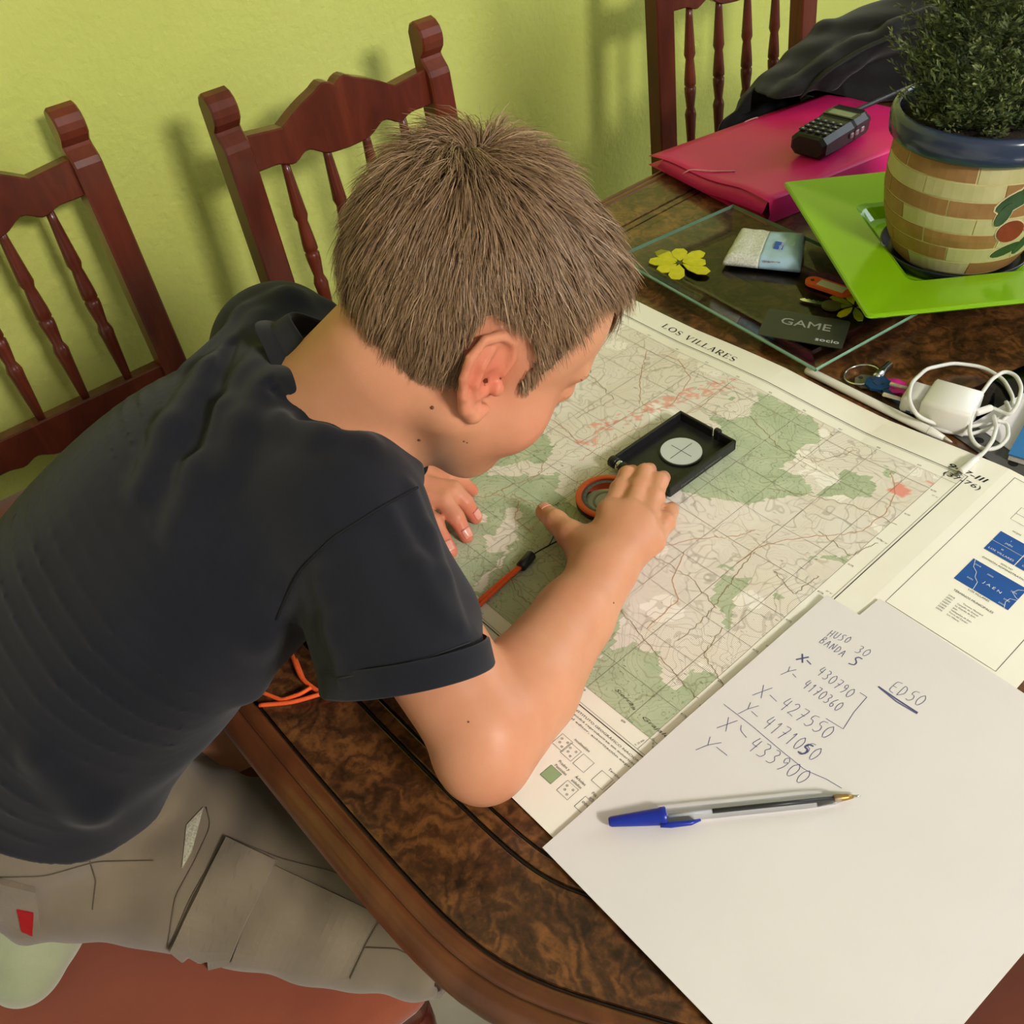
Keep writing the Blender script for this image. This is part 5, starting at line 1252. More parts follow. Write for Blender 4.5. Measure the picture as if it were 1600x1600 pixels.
tl_ = MB(); qd = lambda u, v: (1-u)*((1-v)*np.array(Q4[0])+v*np.array(Q4[3]))+u*((1-v)*np.array(Q4[1])+v*np.array(Q4[2]))
for a, b in (((.60,.45),(.72,.47)), ): 
    P = np.array([qd(a[0],a[1]), qd(b[0],b[1]), qd(b[0],b[1]+.22), qd(a[0],a[1]+.22)]); MB().prism(P[::-1], .0218, .0224).build('printed_mark', mat('mark_blue', srgb(40,84,180), .5), tp_)
put_text(tl_, 'pañuelos', qd(.70,.72), qd(.76,.20)-qd(.70,.72), .0045, sf, fit=.028); put_text(tl_, 'Basic', qd(.86,.55), qd(.9,.25)-qd(.86,.55), .0035, sf)
stuff(tl_.build('printed_lettering', WHITEINK, tp_))
MB().box((*qd(.62,.965),.0145), (.020,.0008,.007), math.atan2(*(qd(.9,.97)-qd(.3,.97))[::-1])).build('barcode', noisy('barcode_print', srgb(60,64,70), srgb(200,204,206), 900, .6), tp_)
# membership card
card = thing('membership_card', 'black plastic card printed GAME socio on the glass tray corner', 'card', (-.22,.475,.012))
K = [px(1207,485,.015), px(1334,506,.013), px(1302,545,.013), px(1185,521,.016)]; cx_ = unit((K[1]-K[0])[:2]); cy_ = np.array([-cx_[1], cx_[0]]); c0 = (np.array(K[0])+K[1]+K[2]+K[3])[:2]/4; cw, chh = .0856, .0540
def cs(x, y): q = np.stack([np.asarray(x)-c0[0], np.asarray(y)-c0[1]], -1); return .0155+.03*(q@cy_)*-.5-.02*(q@cx_)
P = []
for sx, sy in ((-1,-1),(1,-1),(1,1),(-1,1)):
    for k in range(5):
        a = {(-1,-1):math.pi,(1,-1):1.5*math.pi,(1,1):0,(-1,1):.5*math.pi}[(sx,sy)]+math.pi/2*k/4; P.append(c0+cx_*(sx*(cw/2-.003)+.003*math.cos(a))+cy_*(sy*(chh/2-.003)+.003*math.sin(a)))
P = np.array(P); n = len(P); MB().add(np.r_[np.c_[P, cs(P[:,0],P[:,1])], np.c_[P, cs(P[:,0],P[:,1])-.0008]], [tuple(range(n)), tuple(range(2*n-1,n-1,-1))]+[(i, n+i, n+(i+1) % n, (i+1) % n) for i in range(n)]).build('card_body', noisy('card_black', srgb(40,42,36), srgb(46,48,42), 30, .4), card)
tl_ = MB(); put_text(tl_, 'GAME', c0-cx_*.026+cy_*.0005, cx_, .0125, cs, fit=.052); put_text(tl_, 'GAME', c0-cx_*.0262+cy_*.0008, cx_, .0125, cs, fit=.052); stuff(tl_.build('lettering', mat('silver_print', srgb(178,180,172), .45), card))
tl_ = MB(); put_text(tl_, 'socio', c0+cx_*.014-cy_*.0205, cx_, .0062, cs, fit=.024); put_text(tl_, 'socio', c0+cx_*.0143-cy_*.0203, cx_, .0062, cs, fit=.024); put_text(tl_, 'socio', c0+cx_*.0140-cy_*.0201, cx_, .0062, cs, fit=.024); stuff(tl_.build('lettering', WHITEINK, card))
# key with orange tag
kt = thing('tagged_key', 'key with an orange plastic name tag in the glass tray', 'key', (-.25,.56,.006))
a, b = px(1262,436,.009)[:2], px(1328,458,.009)[:2]; d = unit(b-a); n_ = np.array([-d[1], d[0]]); Lk = .052
def stad(c0_, c1_, r, seg=8):
    d = unit(np.array(c1_)-np.array(c0_)); n = np.array([-d[1], d[0]]); out = []
    for k in range(seg+1): t_ = math.pi/2+math.pi*k/seg; out.append(np.array(c0_)+r*(math.cos(t_)*d+math.sin(t_)*n))
    for k in range(seg+1): t_ = -math.pi/2+math.pi*k/seg; out.append(np.array(c1_)+r*(math.cos(t_)*d+math.sin(t_)*n))
    return np.array(out)
MB().prism(stad(a+d*.008, a+d*.045, .0095), .0062, .0098).build('tag', ORANGE, kt)
Pq = np.array([a+d*.014-n_*.006, a+d*.046-n_*.006, a+d*.046+n_*.006, a+d*.014+n_*.006]); MB().prism(Pq, .0098, .0103).build('tag_paper', noisy('tag_paper', srgb(206,204,186), srgb(196,196,178), 30, .7), kt)
disc(.0022, .0098, .0102, a+d*.006, 12).build('tag_hole', mat('tag_hole_dark', srgb(90,50,30), .6), kt)
a, b = px(1250,468,.007), px(1302,478,.007); d = unit((b-a)[:2]); n_ = np.array([-d[1], d[0]])
prof = [(0,-.0014),(.004,-.0030),(.026,-.0036),(.026,.0036)]+[(.024-.0025*k, .0036-(.0016 if k % 2 else 0)) for k in range(9)]+[(0,.0005)]
MB().prism(np.array([a[:2]+d*u+n_*v for u, v in prof]), .0058, .0078).build('blade', CHROME, kt)
disc(.010, .0058, .0080, (a[:2]+d*.034), 20).build('bow', noisy('key_brass', srgb(150,140,110), srgb(140,130,100), 60, .3, metal=.8), kt)

# ------------------------------------------------------------------ lime plate, pot, cypress
PZ = .050
A = px(1224,283,PZ)[:2]; B = px(1355,494,PZ)[:2]; eb = unit(B-A); en = np.array([-eb[1], eb[0]]); SL = np.linalg.norm(B-A)
LIMEP = noisy('lime_ceramic_glaze', srgb(124,178,8), srgb(132,186,14), 6, .18, coat=.5)
pl_ = thing('square_plate', 'square lime green ceramic plate carrying the flowerpot', 'plate', (float((A+eb*SL/2+en*SL/2)[0]), float((A+eb*SL/2+en*SL/2)[1]), .02))
def pr(d, z, rr=.004, n=7, k=5):
    c4 = [A+eb*d+en*d, A+eb*(SL-d)+en*d, A+eb*(SL-d)+en*(SL-d), A+eb*d+en*(SL-d)]; out = []
    ax4 = [(eb,en),(en,-eb),(-eb,-en),(-en,eb)]
    for i in range(4):
        ex_, ey_ = ax4[i]; c = c4[i]+ex_*rr+ey_*rr
        for q in range(k): t_ = math.pi/2*q/(k-1); out.append(c-ex_*rr*math.cos(t_)-ey_*rr*math.sin(t_))
    return np.c_[np.array(out), np.full(len(out), z)]
mb = MB(); mb.rings([pr(.090,.0195,.02), pr(.080,.020,.02), pr(.003,PZ-.006,.005), pr(.0,PZ-.003,.005), pr(.0008,PZ-.0008,.005), pr(.003,PZ,.006), pr(.066,PZ-.007,.012), pr(.071,PZ-.010,.014), pr(.078,.028,.018), pr(.083,.0255,.02), pr(.12,.0255,.02)][::1], cap=True); mb.build('plate_body', LIMEP, pl_)
PC = (A+eb*SL/2+en*SL/2)+(px(1480,400,.03)[:2]-(A+eb*SL/2+en*SL/2))*.5
NAVYG = noisy('navy_glaze', srgb(44,56,80), srgb(54,66,92), 12, .2, coat=.4)
sc = thing('pot_saucer', 'dark glazed saucer under the flowerpot on the lime plate', 'saucer', (float(PC[0]),float(PC[1]),.0255))
MB().lathe([(.0,.0257),(.062,.0257),(.068,.028),(.075,.040),(.0765,.041),(.0775,.0395),(.0715,.029),(.066,.0295),(0,.0295)], (PC[0],PC[1],0), 48, cap=False).build('saucer_body', noisy('dark_saucer_glaze', srgb(20,22,28), srgb(26,29,36), 20, .35), sc, True)
pot = thing('potted_cypress', 'dwarf cypress in a blue rimmed flowerpot with tan and cream bricks', 'potted plant', (float(PC[0]),float(PC[1]),.03))
PB = .0302
bodyp = [(.058,0),(.064,.006),(.073,.025),(.0805,.05),(.0845,.075),(.0850,.095),(.0838,.118),(.0825,.132)]
def prad(z): return float(np.interp(z, [p[1] for p in bodyp], [p[0] for p in bodyp]))
MB().lathe([(0,PB)]+[(r,z+PB) for r,z in bodyp]+[(.076,.132+PB),(.070,.10+PB)], (PC[0],PC[1],0), 64, cap=False).build('pot_body', noisy('mortar_cream', srgb(206,196,140), srgb(196,186,128), 40, .5), pot, True)
MB().lathe([(.080,.129+PB),(.0885,.130+PB),(.0915,.133+PB),(.0925,.142+PB),(.0925,.152+PB),(.0900,.157+PB),(.0860,.158+PB),(.0835,.155+PB),(.0825,.140+PB),(.080,.129+PB)], (PC[0],PC[1],0), 64, cap=False).build('pot_rim', NAVYG, pot, True)
MB().lathe([(0,.146+PB),(.05,.147+PB),(.083,.145+PB)], (PC[0],PC[1],0), 32, cap=False).build('soil', noisy('potting_soil', srgb(40,30,22), srgb(58,44,32), 300, .95, .6, 300, .003), pot)
TAN = noisy('tan_brick_glaze', srgb(146,108,62), srgb(162,122,74), 60, .45); CRM = noisy('cream_brick_glaze', srgb(182,178,122), srgb(196,190,140), 40, .45)
rows = 7; zz = np.linspace(.006,.130,rows+1)
camang = math.atan2(CAM[1]-PC[1], CAM[0]-PC[0])
pat = [1,0,1,1,0,0,1,0,1,0,0,1,1,0,1,0,1,0]
for r_ in range(rows):
    nb = 7
    for k in range(nb):
        a0 = 2*math.pi*(k+.5*(r_ % 2)+.13*r_)/nb+.012; a1 = 2*math.pi*(k+1+.5*(r_ % 2)+.13*r_)/nb-.012; z0, z1 = zz[r_]+.0009, zz[r_+1]-.0009
        zs = np.linspace(z0, z1, 3); as_ = np.linspace(a0, a1, 9)
        Vo = np.array([[(PC[0]+(prad(z)+.0007)*math.cos(a), PC[1]+(prad(z)+.0007)*math.sin(a), z+PB) for z in zs] for a in as_])
        Vi = np.array([[(PC[0]+(prad(z)-.001)*math.cos(a), PC[1]+(prad(z)-.001)*math.sin(a), z+PB) for z in zs] for a in as_])
        mb = MB(); v, f = slab_sheet(Vo[:, ::1], 0); v[27:] = Vi.reshape(-1,3); mb.add(v, [tuple(q) for q in f]); mb.build('brick', TAN if pat[(r_*5+k*2+ (k*r_) % 3) % 18] else CRM, pot)
# fruit motif in relief
def onpot(da, z, off): 
    a = camang+da; r = prad(z)+off; return np.array([PC[0]+r*math.cos(a), PC[1]+r*math.sin(a), z+PB])
def patch(outline, name, m, off0, off1):
    P = np.array(outline); top = np.array([onpot(a/prad(z), z, off1) for a, z in P]); bot = np.array([onpot(a/prad(z), z, off0) for a, z in P]); n = len(P)
    MB().add(np.r_[top, bot], [tuple(range(n)), tuple(range(2*n-1,n-1,-1))]+[(i, n+i, n+(i+1) % n, (i+1) % n) for i in range(n)]).build(name, m, pot)
CRO = mat('cream_outline', srgb(214,204,160), .5); RED = noisy('berry_glaze', srgb(126,48,34), srgb(140,60,42), 60, .35); LFG = noisy('leaf_glaze', srgb(44,72,40), srgb(58,88,50), 60, .4)
M0 = .050
def ovl(ca, cz, ra, rz, n=20, rot=0): 
    t_ = np.arange(n)*2*math.pi/n; x, y = ra*np.cos(t_), rz*np.sin(t_); return [(ca+a*math.cos(rot)-b*math.sin(rot), cz+a*math.sin(rot)+b*math.cos(rot)) for a, b in zip(x, y)]
for ca, cz in ((M0,.062),(M0+.028,.068)):
    patch(ovl(ca,cz,.0150,.0138), 'fruit_outline', CRO, .0, .0012); patch(ovl(ca,cz,.0136,.0124), 'fruit', RED, .001, .0022)
for (ca, cz, L_, w_, ro) in ((M0-.004,.096,.019,.008,.5),(M0+.018,.102,.019,.008,-.2),(M0-.012,.082,.013,.006,1.2),(M0+.002,.038,.016,.006,.4),(M0+.020,.042,.015,.006,1.0)):
    patch(ovl(ca,cz,L_*1.12,w_*1.2,14,ro), 'leaf_outline', CRO, .0, .0011); patch(ovl(ca,cz,L_,w_,14,ro), 'leaf', LFG, .001, .0020)
# foliage
nS = 1150; vv = []; ff = []; tone_ = []; cnt = 0
rg = np.random.default_rng(11)
def env(z): return np.interp(z, [.15,.19,.24,.30,.38,.46,.56], [.085,.106,.096,.076,.052,.032,.008])
for i in range(nS):
    z0 = .150+PB*0+(rg.random()**1.35)*.40; a = rg.random()*2*math.pi; R0 = env(z0)*rg.uniform(.55,1.02)
    base = np.array([PC[0]+.15*R0*math.cos(a), PC[1]+.15*R0*math.sin(a), z0+PB-.03]); tip = np.array([PC[0]+R0*math.cos(a), PC[1]+R0*math.sin(a), z0+PB+rg.uniform(.0,.035)])
    ax_ = tip-base; Lb = np.linalg.norm(ax_); ax_ /= Lb
    u = unit(np.cross(ax_, [0,0,1])); w = np.cross(u, ax_); ntw = 11; t_tone = rg.uniform(0,1)
    for k in range(ntw):
        t = .35+.65*k/(ntw-1); p = base+ax_*Lb*t; sgn = 1 if k % 2 else -1; Lt = .020*(1.25-t)*rg.uniform(.8,1.3) if k < ntw-1 else .014
        dr = unit(ax_*.75+sgn*u*.7*(k < ntw-1)+w*rg.uniform(-.25,.45)+rg.normal(0,.15,3)); nl = 5
        for j in range(nl):
            q = p+dr*Lt*j/nl; sd_ = unit(np.cross(dr, rg.normal(0,1,3))); e = unit(dr+sd_*.45)*(.0075 if j < nl-1 else .006)
            n1 = unit(np.cross(e, w+rg.normal(0,.6,3)))*.0011
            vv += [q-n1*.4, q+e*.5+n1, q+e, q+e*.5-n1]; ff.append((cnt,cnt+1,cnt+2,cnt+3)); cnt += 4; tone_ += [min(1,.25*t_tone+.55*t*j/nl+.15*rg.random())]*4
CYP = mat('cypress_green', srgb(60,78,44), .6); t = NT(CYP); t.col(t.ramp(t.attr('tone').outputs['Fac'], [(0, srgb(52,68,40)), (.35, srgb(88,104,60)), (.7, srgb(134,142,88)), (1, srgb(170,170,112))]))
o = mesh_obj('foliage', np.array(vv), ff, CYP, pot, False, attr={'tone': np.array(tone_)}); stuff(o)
MB().tube([(PC[0],PC[1],.16),(PC[0],PC[1],.30),(PC[0]+.003,PC[1],.52)], [.006,.004,.001], 8).build('trunk', noisy('bark', srgb(78,58,40), srgb(60,44,30), 120, .9), pot, True)
# ------------------------------------------------------------------ pink folder and radio
PINK = noisy('pink_polypropylene', srgb(226,40,104), srgb(214,36,120), 5, .38, spec=.4)
fo = thing('document_folder', 'bright pink elastic document folder under the handheld radio', 'folder', (-.52,.84,.0))
FA, FB, FC = px(1014,240,.017)[:2], px(1200,318,.030)[:2], px(1282,138,.024)[:2]
eu = unit(FC-FA); ev = unit(FB-FA); ev = ev-eu*(ev@eu)*.6; ev = unit(ev); LU = np.linalg.norm(FC-FA)+.015; LV = np.linalg.norm(FB-FA)
def fgrid(zf, nu=26, nv=18, u0=0, u1=1, v0=0, v1=1):
    U, V = np.meshgrid(np.linspace(u0,u1,nu), np.linspace(v0,v1,nv), indexing='ij')
    X = FA[0]+eu[0]*U*LU+ev[0]*V*LV; Y = FA[1]+eu[1]*U*LU+ev[1]*V*LV; return np.stack([X, Y, zf(U,V)], 2)
def ftop(U, V): return .014+.016*np.clip(V*1.3,0,1)+.004*np.sin(math.pi*np.clip(U,0,1))*V+.003*np.exp(-((U-.02)/.05)**2)*np.sin(V*9)-.010*np.clip((V-.9)/.1,0,1)*0
v, f = slab_sheet(fgrid(ftop)[:, ::-1], .0006); mesh_obj('front_cover', v, f, PINK, fo, True)
v, f = slab_sheet(fgrid(lambda U, V: .0016+.008*np.clip(1-V*2.2,0,1)*0+0*U)[:, ::-1], .0006); mesh_obj('back_cover', v, f, PINK, fo, True)
# spine along the near long side, folded flap at the near end
n_ = 26; us = np.linspace(0,1,n_)
V0 = fgrid(ftop, n_, 2, v0=1, v1=1)[:,0]; V1 = V0.copy(); V1[:,2] = .0016; Vm = (V0+V1)/2; Vm[:,:2] += ev*.004
mb = MB(); mb.grid(np.stack([V1, Vm, V0], 1)); mb.build('spine', PINK, fo, True)
vs = np.linspace(.12,.98,14); fl1 = np.array([(*(FA+ev*v*LV+eu*.004), float(ftop(0,v))-.0012) for v in vs]); fl2 = np.array([(*(FA+ev*v*LV-eu*(.004+.010*math.sin(math.pi*v))), float(ftop(0,v))*.5) for v in vs]); fl3 = np.array([(*(FA+ev*v*LV+eu*.006), .003) for v in vs])
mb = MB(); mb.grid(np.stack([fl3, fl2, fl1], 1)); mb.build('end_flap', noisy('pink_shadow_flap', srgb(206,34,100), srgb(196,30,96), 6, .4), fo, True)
ELA = noisy('pink_elastic', srgb(240,170,170), srgb(226,150,156), 300, .8)
def fpt(u, v, dz=.0012): return np.array([*(FA+eu*u*LU+ev*v*LV), float(ftop(u,v))+dz])
e0 = fpt(.0,.33); e0 = e0-np.array([*eu,0])*.004; e0[2] -= .008
MB().tube(smooth_path([e0, fpt(.002,.36), fpt(.05,.47), fpt(.10,.58,.0008)], 16), .0010, 6).build('elastic_band', ELA, fo, True)
MB().tube(smooth_path([fpt(.50,.0,-.003), fpt(.52,.01,.001), fpt(.58,.012,.0012), fpt(.60,.0,-.002)], 12), .0010, 6).build('elastic_band', ELA, fo, True)
MB().tube(smooth_path([fpt(.985,.62,.001), fpt(.99,.7,.002), fpt(1.0,.74,-.002)], 10), .0012, 6).build('elastic_band', ELA, fo, True)
# radio
ra = thing('handheld_radio', 'black two-way radio with keypad and long antenna on the pink folder', 'radio', (-.446,.85,.033))
RZ = .0335
r0 = px(1272,232,.040)[:2]; r1 = px(1322,180,.060)[:2]; ry = unit(r1-r0); rx = np.array([ry[1], -ry[0]]); rc = (r0+r1)/2
RL, RW, RT = .108, .056, .030
def rp(x, y, z): return np.array([*(rc+rx*x+ry*y), RZ+z])
def rbody(prof):   # prof: list of (y, halfwidth, z0, z1)
    R = []
    for y, hw, z0, z1 in prof:
        c = .007; R.append([rp(-hw+c,y,z0), rp(hw-c,y,z0), rp(hw,y,z0+c), rp(hw,y,z1-c), rp(hw-c,y,z1), rp(-hw+c,y,z1), rp(-hw,y,z1-c), rp(-hw,y,z0+c)])
    return R
RBLK = noisy('radio_black', srgb(26,27,29), srgb(34,35,38), 200, .42)
MB().rings(rbody([(-RL/2,.022,.004,.026),(-RL/2+.003,.026,.001,.029),(-RL/2+.03,.0272,0,.0305),(.012,.0275,0,.0305),(.016,.0285,0,.0325),(RL/2-.010,.0285,0,.0325),(RL/2-.002,.027,.002,.030),(RL/2,.024,.004,.027)])).build('radio_case', RBLK, ra)
def rplate(x0, x1, y0, y1, z, h, name, m, par=None):
    P = [rp(x0,y0,z)[:2], rp(x1,y0,z)[:2], rp(x1,y1,z)[:2], rp(x0,y1,z)[:2]]; return MB().prism(np.array(P), RZ+z, RZ+z+h).build(name, m, par or ra)
rplate(-.0225,.0225,.014,.034,.0322,.0006,'display_bezel', noisy('display_frame', srgb(18,18,19), srgb(24,24,25), 80, .3)); rplate(-.017,.017,.0165,.0315,.0328,.0004,'display', noisy('lcd', srgb(120,126,108), srgb(132,138,118), 30, .25))
KEY = noisy('key_rubber', srgb(46,47,50), srgb(54,55,58), 200, .6); KPR = mat('key_print', srgb(196,196,196), .6)
for i in range(4):
    for j in range(4):
        x, y = -.0165+.011*i, -.042+.012*j; k_ = rplate(x-.0040,x+.0040,y-.0036,y+.0036,.0304,.0016,'key', KEY); rplate(x-.0014,x+.0014,y-.0012,y+.0012,.0320,.0003,'key_mark', KPR, k_)
for k in range(3): 
    a = rp(.0285,.005+.013*k,.016); MB().box(a, (.003,.008,.007), math.atan2(rx[1],rx[0]), .0010).build('side_button', noisy('side_button', srgb(150,126,132), srgb(130,110,116), 60, .35), ra)
for k in range(5): rplate(-.020,.020,.037+.0028*k,.0382+.0028*k,.0322,.0006,'speaker_slot', mat('slot_black', srgb(8,8,8), .7))
MB().tube([rp(.016,RL/2-.002,.016), rp(.016,RL/2+.012,.016)], [.0055,.0050], 14).build('volume_knob', RBLK, ra, True)
an0 = rp(-.014,RL/2-.002,.016); an1 = px(1418,136,.058); dd = unit(an1-an0)
MB().tube([an0, an0+dd*.010, an0+dd*.022, an0+dd*.03, an1-dd*.002, an1], [.0062,.0060,.0042,.0034,.0026,.0016], 12).build('antenna', RBLK, ra, True)
# ------------------------------------------------------------------ black bag on the far chair
BG = SDF()
def atd(x, y, dist): 
    d = np.array([(x-800)/FPX, (y-800)/FPX, 1.0]) @ CR; return CAM+d*dist
dn = V3(0,0,-1)
rid = [(1150,215,1.40,.030),(1205,175,1.43,.045),(1268,130,1.44,.055),(1340,95,1.44,.065),(1430,70,1.42,.07),(1540,60,1.40,.075),(1640,70,1.40,.07)]
BG.chain([atd(x,y,d) for x, y, d, r in rid], [r for *_, r in rid], .03)
BG.chain([atd(1250,190,1.46), atd(1340,160,1.47), atd(1480,130,1.46), atd(1600,130,1.44)], [.05,.06,.075,.075], .04)
BG.chain([atd(1175,190,1.38), atd(1240,140,1.375), atd(1290,105,1.37), atd(1345,75,1.365), atd(1440,48,1.35)], [.012,.016,.018,.018,.016], .012)
BG.chain([atd(1285,150,1.38), atd(1335,95,1.36), atd(1390,50,1.345), atd(1450,22,1.335)], [.010,.013,.013,.012], .010)
BG.chain([atd(1265,75,1.42), atd(1290,52,1.42), atd(1320,48,1.42), atd(1340,70,1.42)], [.014,.015,.014,.014], .012)
TABZ = .004
gV, gF = polygonize(lambda P: np.where((P[:,0] > -.64), np.maximum(BG(P)+.003*np.sin(P[:,1]*70+P[:,2]*60)*np.sin(P[:,2]*80-P[:,0]*50), np.where(P[:,1] < 1.02, .036, .004)-P[:,2]), BG(P)+.003*np.sin(P[:,1]*70+P[:,2]*60)*np.sin(P[:,2]*80-P[:,0]*50)), (-.80,.78,-.12), (-.28,1.50,.26), .0045)
bag = thing('black_bag', 'black fabric bag slumped behind the pink folder', 'bag', tuple(gV.mean(0)*[1,1,0]+[0,0,gV[:,2].min()]))
BAGM = cloth_mat('black_nylon', srgb(11,11,13), srgb(17,17,19), .7, .15, 900, .3)
mesh_obj('bag_body', relax(gV, gF, 2, .5), gF, BAGM, bag, True)
MB().tube(smooth_path([atd(1250,150,1.375), atd(1290,112,1.345), atd(1345,78,1.338), atd(1420,45,1.325), atd(1480,25,1.315)], 30), .012, 8, flat=.25).build('strap', noisy('strap_webbing', srgb(26,26,28), srgb(34,34,37), 300, .8), bag, True)

# ------------------------------------------------------------------ stylus, keys, charger
WHT = noisy('white_gloss_plastic', srgb(236,234,226), srgb(228,226,216), 10, .25); GRY = noisy('white_matt_plastic', srgb(206,204,194), srgb(198,196,186), 10, .4)
sy = thing('stylus', 'white digital stylus pencil lying along the map\'s upper edge', 'stylus', (-.1,.425,.0))
a, b = px(1260,578,.0046), px(1488,691,.0046); d = unit(b-a)
MB().tube([a, a+d*.002, b-d*.022, b-d*.008], [.0036,.0043,.0043,.0024], 20).build('stylus_barrel', WHT, sy, True)
MB().tube([b-d*.008, b-d*.0015, b], [.0023,.0008,.0003], 16).build('stylus_tip', WHT, sy, True)
MB().tube([b-d*.0235, b-d*.0228], [.00436,.00436], 20).build('seam_ring', GRY, sy, True)
kr = thing('key_ring', 'bunch of keys with blue and pink heads on a steel ring', 'keys', (-.12,.455,.0))
c = px(1347,584,.006); t_ = np.linspace(0,2*math.pi,41)
ring = np.array([(c[0]+.0165*math.cos(q), c[1]+.0165*math.sin(q), .0050+.0035*math.sin(q+1)) for q in t_]); MB().tube(ring, .0011, 8, cap=False).build('split_ring', CHROME, kr, True)
a, b = px(1368,590,.008), px(1390,570,.008); MB().tube([a, a+(b-a)*.06, b], [.0038,.0042,.0042], 14).build('fob', CHROME, kr, True)
def key(p0, p1, hr, m, bm, z):
    a, b = px(*p0, z)[:2], px(*p1, z)[:2]; d = unit(b-a); n = np.array([-d[1], d[0]]); L = np.linalg.norm(b-a)
    hexa = [a+hr*(math.cos(q)*d+math.sin(q)*n*1.05) for q in np.arange(8)*math.pi/4+math.pi/8]
    h_ = MB().prism(np.array(hexa), z, z+.0026).build('key_head', m, kr)
    MB().prism(np.array([a-d*.003-n*.004, a+d*.004-n*.004, a+d*.004+n*.004, a-d*.003+n*.004]), z+.0026, z+.0030).build('key_stamp', noisy('stamp', srgb(36,62,96), srgb(30,54,86), 90, .4) if m is BLK2 else m, h_)
    disc(.0022, z+.0026, z+.0029, a-d*hr*.62, 12).build('key_hole', INK, h_)
    pr_ = [(hr*.8,-.0033),(L,-.0026),(L+.002,0),(L,.0028)]+[(L-.002-.0024*k, .0030-(.0014 if k % 2 else 0)) for k in range(7)]+[(hr*.8,.0030)]
    MB().prism(np.array([a+d*u+n*v for u, v in pr_]), z+.0004, z+.0020).build('key_blade', bm, kr)
BLK2 = noisy('blue_anodised', srgb(34,74,122), srgb(42,86,138), 120, .3, metal=.5); PNK2 = noisy('pink_anodised', srgb(214,40,140), srgb(198,34,128), 80, .35); SLV = noisy('nickel', srgb(176,170,156), srgb(160,154,142), 80, .3, metal=.8)
key((1352,598), (1392,622), .0105, SLV, SLV, .0015); key((1396,606), (1436,628), .0125, PNK2, PNK2, .0042); key((1371,601), (1420,644), .0120, BLK2, BLK2, .0072)
cg = thing('phone_charger', 'white mains charger with its coiled white cable', 'charger', (-.04,.45,.0))
ZT = .0285
q4 = np.array([px(1470,587,ZT)[:2], px(1534,604,ZT)[:2], px(1510,652,ZT)[:2], px(1446,632,ZT)[:2]])
cc = q4.mean(0); cu = unit((q4[1]-q4[0])+(q4[2]-q4[3])); cv = np.array([-cu[1], cu[0]])
def cpos(u, v, z): return np.array([*(cc+cu*u+cv*v), z])
def rbox(name, u0, u1, hv, z0, z1, r, m, n=6):
    R = []
    for u, k in ((u0,.0025),(u0+.002,0),(u1-.002,0),(u1,.0025)):
        ring_ = []
        for (sv, sz, a0) in ((1,1,0),(-1,1,90),(-1,-1,180),(1,-1,270)):
            for q in range(n+1):
                a = math.radians(a0+90*q/n); ring_.append(cpos(u, sv*(hv-r)+(r-k)*math.cos(a), (z0+z1)/2+sz*((z1-z0)/2-r)+(r-k)*math.sin(a)))
        R.append(ring_)
    return MB().rings(R).build(name, m, cg, True)
rbox('adapter_body', -.022, .022, .0215, .0015, ZT, .0042, WHT); rbox('plug_neck', -.041, -.021, .0155, .005, .023, .004, GRY)
for sv in (-1,1): MB().tube([cpos(-.040,sv*.0095,.015), cpos(-.050,sv*.0095,.015), cpos(-.058,sv*.0095,.015), cpos(-.059,sv*.0095,.015)], [.0020,.0020,.0022,.0015], 10).build('plug_pin', noisy('pin_metal', srgb(216,206,186), srgb(200,190,172), 60, .3, metal=.5), cg, True)
c1 = cpos(.022,.004,.0145); c2 = px(1549,637,.0150)
MB().tube([c1, c1+(c2-c1)*.06, c2-(c2-c1)*.08, c2], [.0030,.0034,.0034,.0028], 14).build('cable_plug', WHT, cg, True)
CBL = noisy('white_cable', srgb(228,228,220), srgb(218,218,210), 40, .4)
path = [(1549,637,.015),(1566,644,.014),(1578,650,.016),(1590,633,.020),(1597,606,.024),(1588,586,.026),(1570,579,.026),(1550,592,.026),(1530,620,.024),(1518,650,.019),(1514,675,.014),(1522,694,.010),(1540,704,.008),(1562,699,.008),(1576,683,.008),(1574,660,.010),(1556,657,.012),
 (1580,641,.006),(1584,622,.005),(1568,592,.005),(1535,573,.005),(1490,567,.008),(1448,576,.018),(1424,598,.027),(1419,625,.027),(1432,650,.018),(1465,664,.006),(1510,668,.004),(1550,660,.006),(1578,644,.009)]
MB().tube(smooth_path([px(*p) for p in path[:17]], 130), .0019, 8).build('cable', CBL, cg, True)
MB().tube(smooth_path([px(*p) for p in path[17:]]+[px(1592,630,.010)], 110), .0019, 8).build('cable', CBL, cg, True)
path2 = [(1572,628,.010),(1580,645,.012),(1555,668,.007),(1515,679,.004),(1475,674,.004),(1440,660,.003),(1422,635,.003)]
MB().tube(smooth_path([px(*p) for p in path2], 60), .0019, 8).build('cable', CBL, cg, True)
end = [(1553,650,.012),(1557,668,.013),(1551,688,.013),(1540,704,.012),(1530,714,.011)]
MB().tube(smooth_path([px(*p) for p in end], 30), .0019, 8).build('cable', CBL, cg, True)
a, b = px(1532,711,.0115), px(1500,738,.0105); d = unit(b-a); MB().tube([a-d*.002, a+d*.006, a+d*.008, b-d*.001, b], [.0018,.0024,.0034,.0036,.0030], 14).build('cable_plug', WHT, cg, True)
MB().tube([b, b+d*.006, b+d*.0065], [.0026,.0026,.0018], 12, flat=.4).build('connector_tip', noisy('connector_metal', srgb(150,152,140), srgb(120,122,112), 200, .25, metal=.8), cg, True)
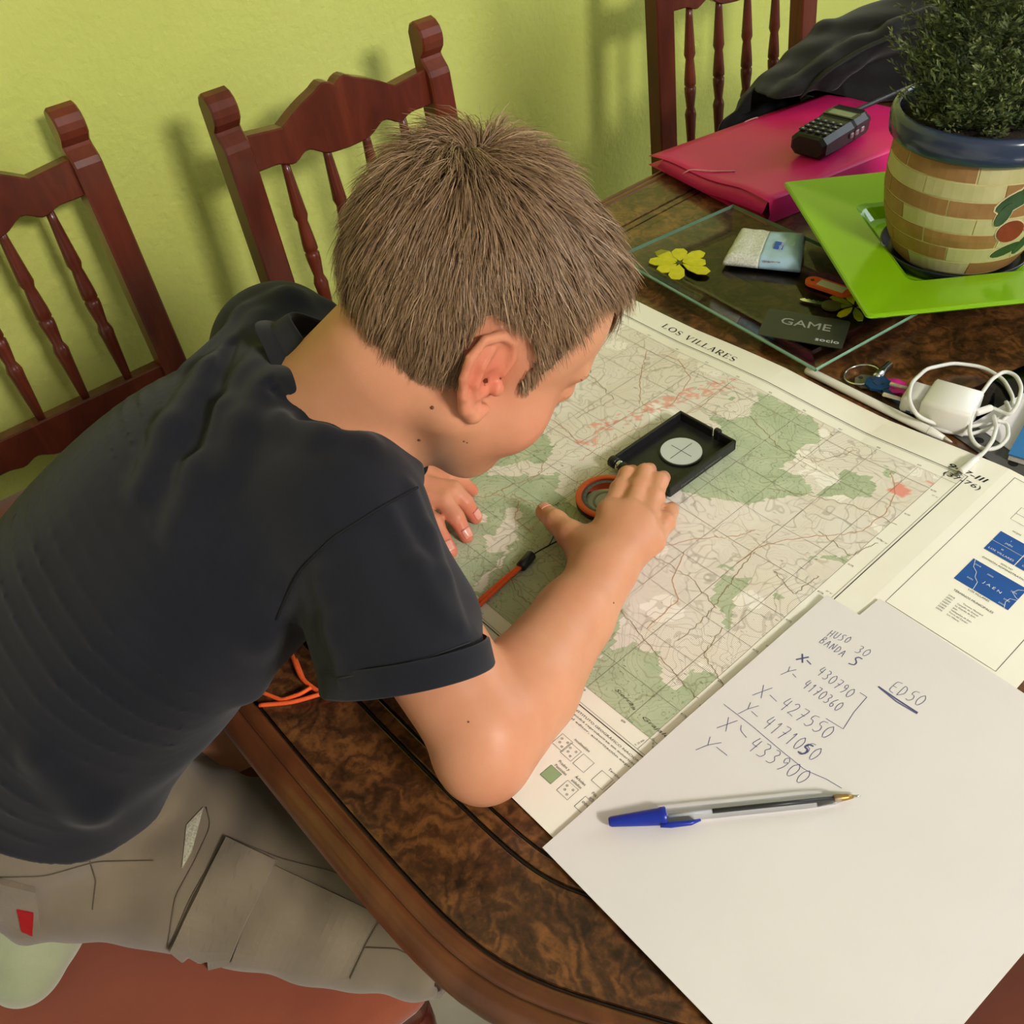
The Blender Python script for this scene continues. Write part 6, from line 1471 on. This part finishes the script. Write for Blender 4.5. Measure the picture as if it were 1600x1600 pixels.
# ------------------------------------------------------------------ punched plastic pocket, loose paper, booklet
pk = thing('plastic_pocket', 'grey translucent punched plastic pocket beside the charger cable', 'pocket', (.06,.47,.0))
g0 = px(1530,688,.0015)[:2]; g1 = px(1583,724,.0015)[:2]; gu = unit(g1-g0); gv = np.array([-gu[1], gu[0]])
def gp(u, v): return g0+gu*u+gv*v
holes = [(-.0405,.0),(0,0),(np.linalg.norm(g1-g0),0),(.080,0)]
def strip_poly(): return np.array([gp(-.06,-.013), gp(.12,-.013), gp(.12,.014), gp(-.06,.014)])
MB().prism(strip_poly(), .0008, .0014).build('punched_margin', noisy('smoky_plastic', srgb(84,84,82), srgb(96,94,90), 30, .3), pk)
MB().prism(np.array([gp(-.06,.014), gp(.12,.014), gp(.12,.15), gp(-.06,.15)]), .0007, .0010).build('pocket_sheet', clear_mat('pocket_film', (.55,.52,.50)), pk)
for u, v in holes: disc(.0042, .0014, .00165, gp(u,v), 18).build('punch_hole', mat('hole_dark', srgb(18,14,12), .8), pk)
w0 = px(1523,668,.003)[:2]
lp_ = thing('loose_paper', 'white paper corner under the looped charger cable at the right', 'paper', (float(w0[0])+.05,float(w0[1])+.03,.0))
wA, wB = px(1520,660,.003)[:2], px(1578,702,.003)[:2]; wC = px(1602,612,.003)[:2]; wu = unit(wB-wA); wv = unit(wC-wA)
MB().prism(np.array([wA, wA+wu*.11, wA+wu*.11+wv*.12, wA+wv*.12]), .0018, .0024).build('sheet', PAPER, lp_)
bk_ = thing('blue_booklet', 'blue booklet at the right edge beside the punched pocket', 'booklet', (.08,.47,.0))
b0 = px(1578,708,.010)[:2]; b1 = px(1600,668,.010)[:2]; bu = unit(b1-b0); bv = np.array([bu[1], -bu[0]])
def bp_(u, v): return b0+bu*u+bv*v
MB().prism(np.array([bp_(0,0), bp_(0,.09), bp_(.13,.09), bp_(.13,0)]), .0026, .0085).build('pages', noisy('page_edges', srgb(222,218,204), srgb(206,202,188), 600, .8), bk_)
MB().prism(np.array([bp_(-.001,-.001), bp_(-.001,.091), bp_(.131,.091), bp_(.131,-.001)]), .0086, .0096).build('cover', noisy('blue_cover', srgb(44,118,176), srgb(38,108,166), 20, .35), bk_)
MB().prism(np.array([bp_(.010,.012), bp_(.010,.08), bp_(.06,.08), bp_(.06,.012)]), .0096, .0099).build('cover_panel', WHITEINK, bk_)
# ------------------------------------------------------------------ window that lets the daylight in, lamp
WFR = mat('window_white', (.8,.8,.78), .5)
wn = struct(MB().box((.55,2.985,.95), (1.7,.03,1.5), 0, .004).build('window_1', WFR))
for x in (-.205,1.305): MB().box((x,2.96,.95), (.07,.05,1.5), 0, .004).build('window_frame', WFR, wn)
for z in (.235,1.665): MB().box((.55,2.96,z), (1.58,.05,.07), 0, .004).build('window_frame', WFR, wn)
for x in (.17,.93): MB().box((x,2.965,.95), (.68,.01,1.3), 0, .002).build('pane', mat('window_pane', (.75,.85,.95), .1), wn)

w2 = struct(MB().box((2.485,.04,1.42), (.03,.9,.72), 0, .004).build('window_2', WFR))
for y in (-.37,.45): MB().box((2.46,y,1.42), (.05,.07,.7), 0, .004).build('window_frame', WFR, w2)
for z in (1.10,1.74): MB().box((2.46,.04,z), (.05,.75,.06), 0, .004).build('window_frame', WFR, w2)
MB().box((2.462,.04,1.42), (.01,.74,.58), 0, .002).build('pane', mat('window_pane_warm', (.85,.85,.85), .1), w2)
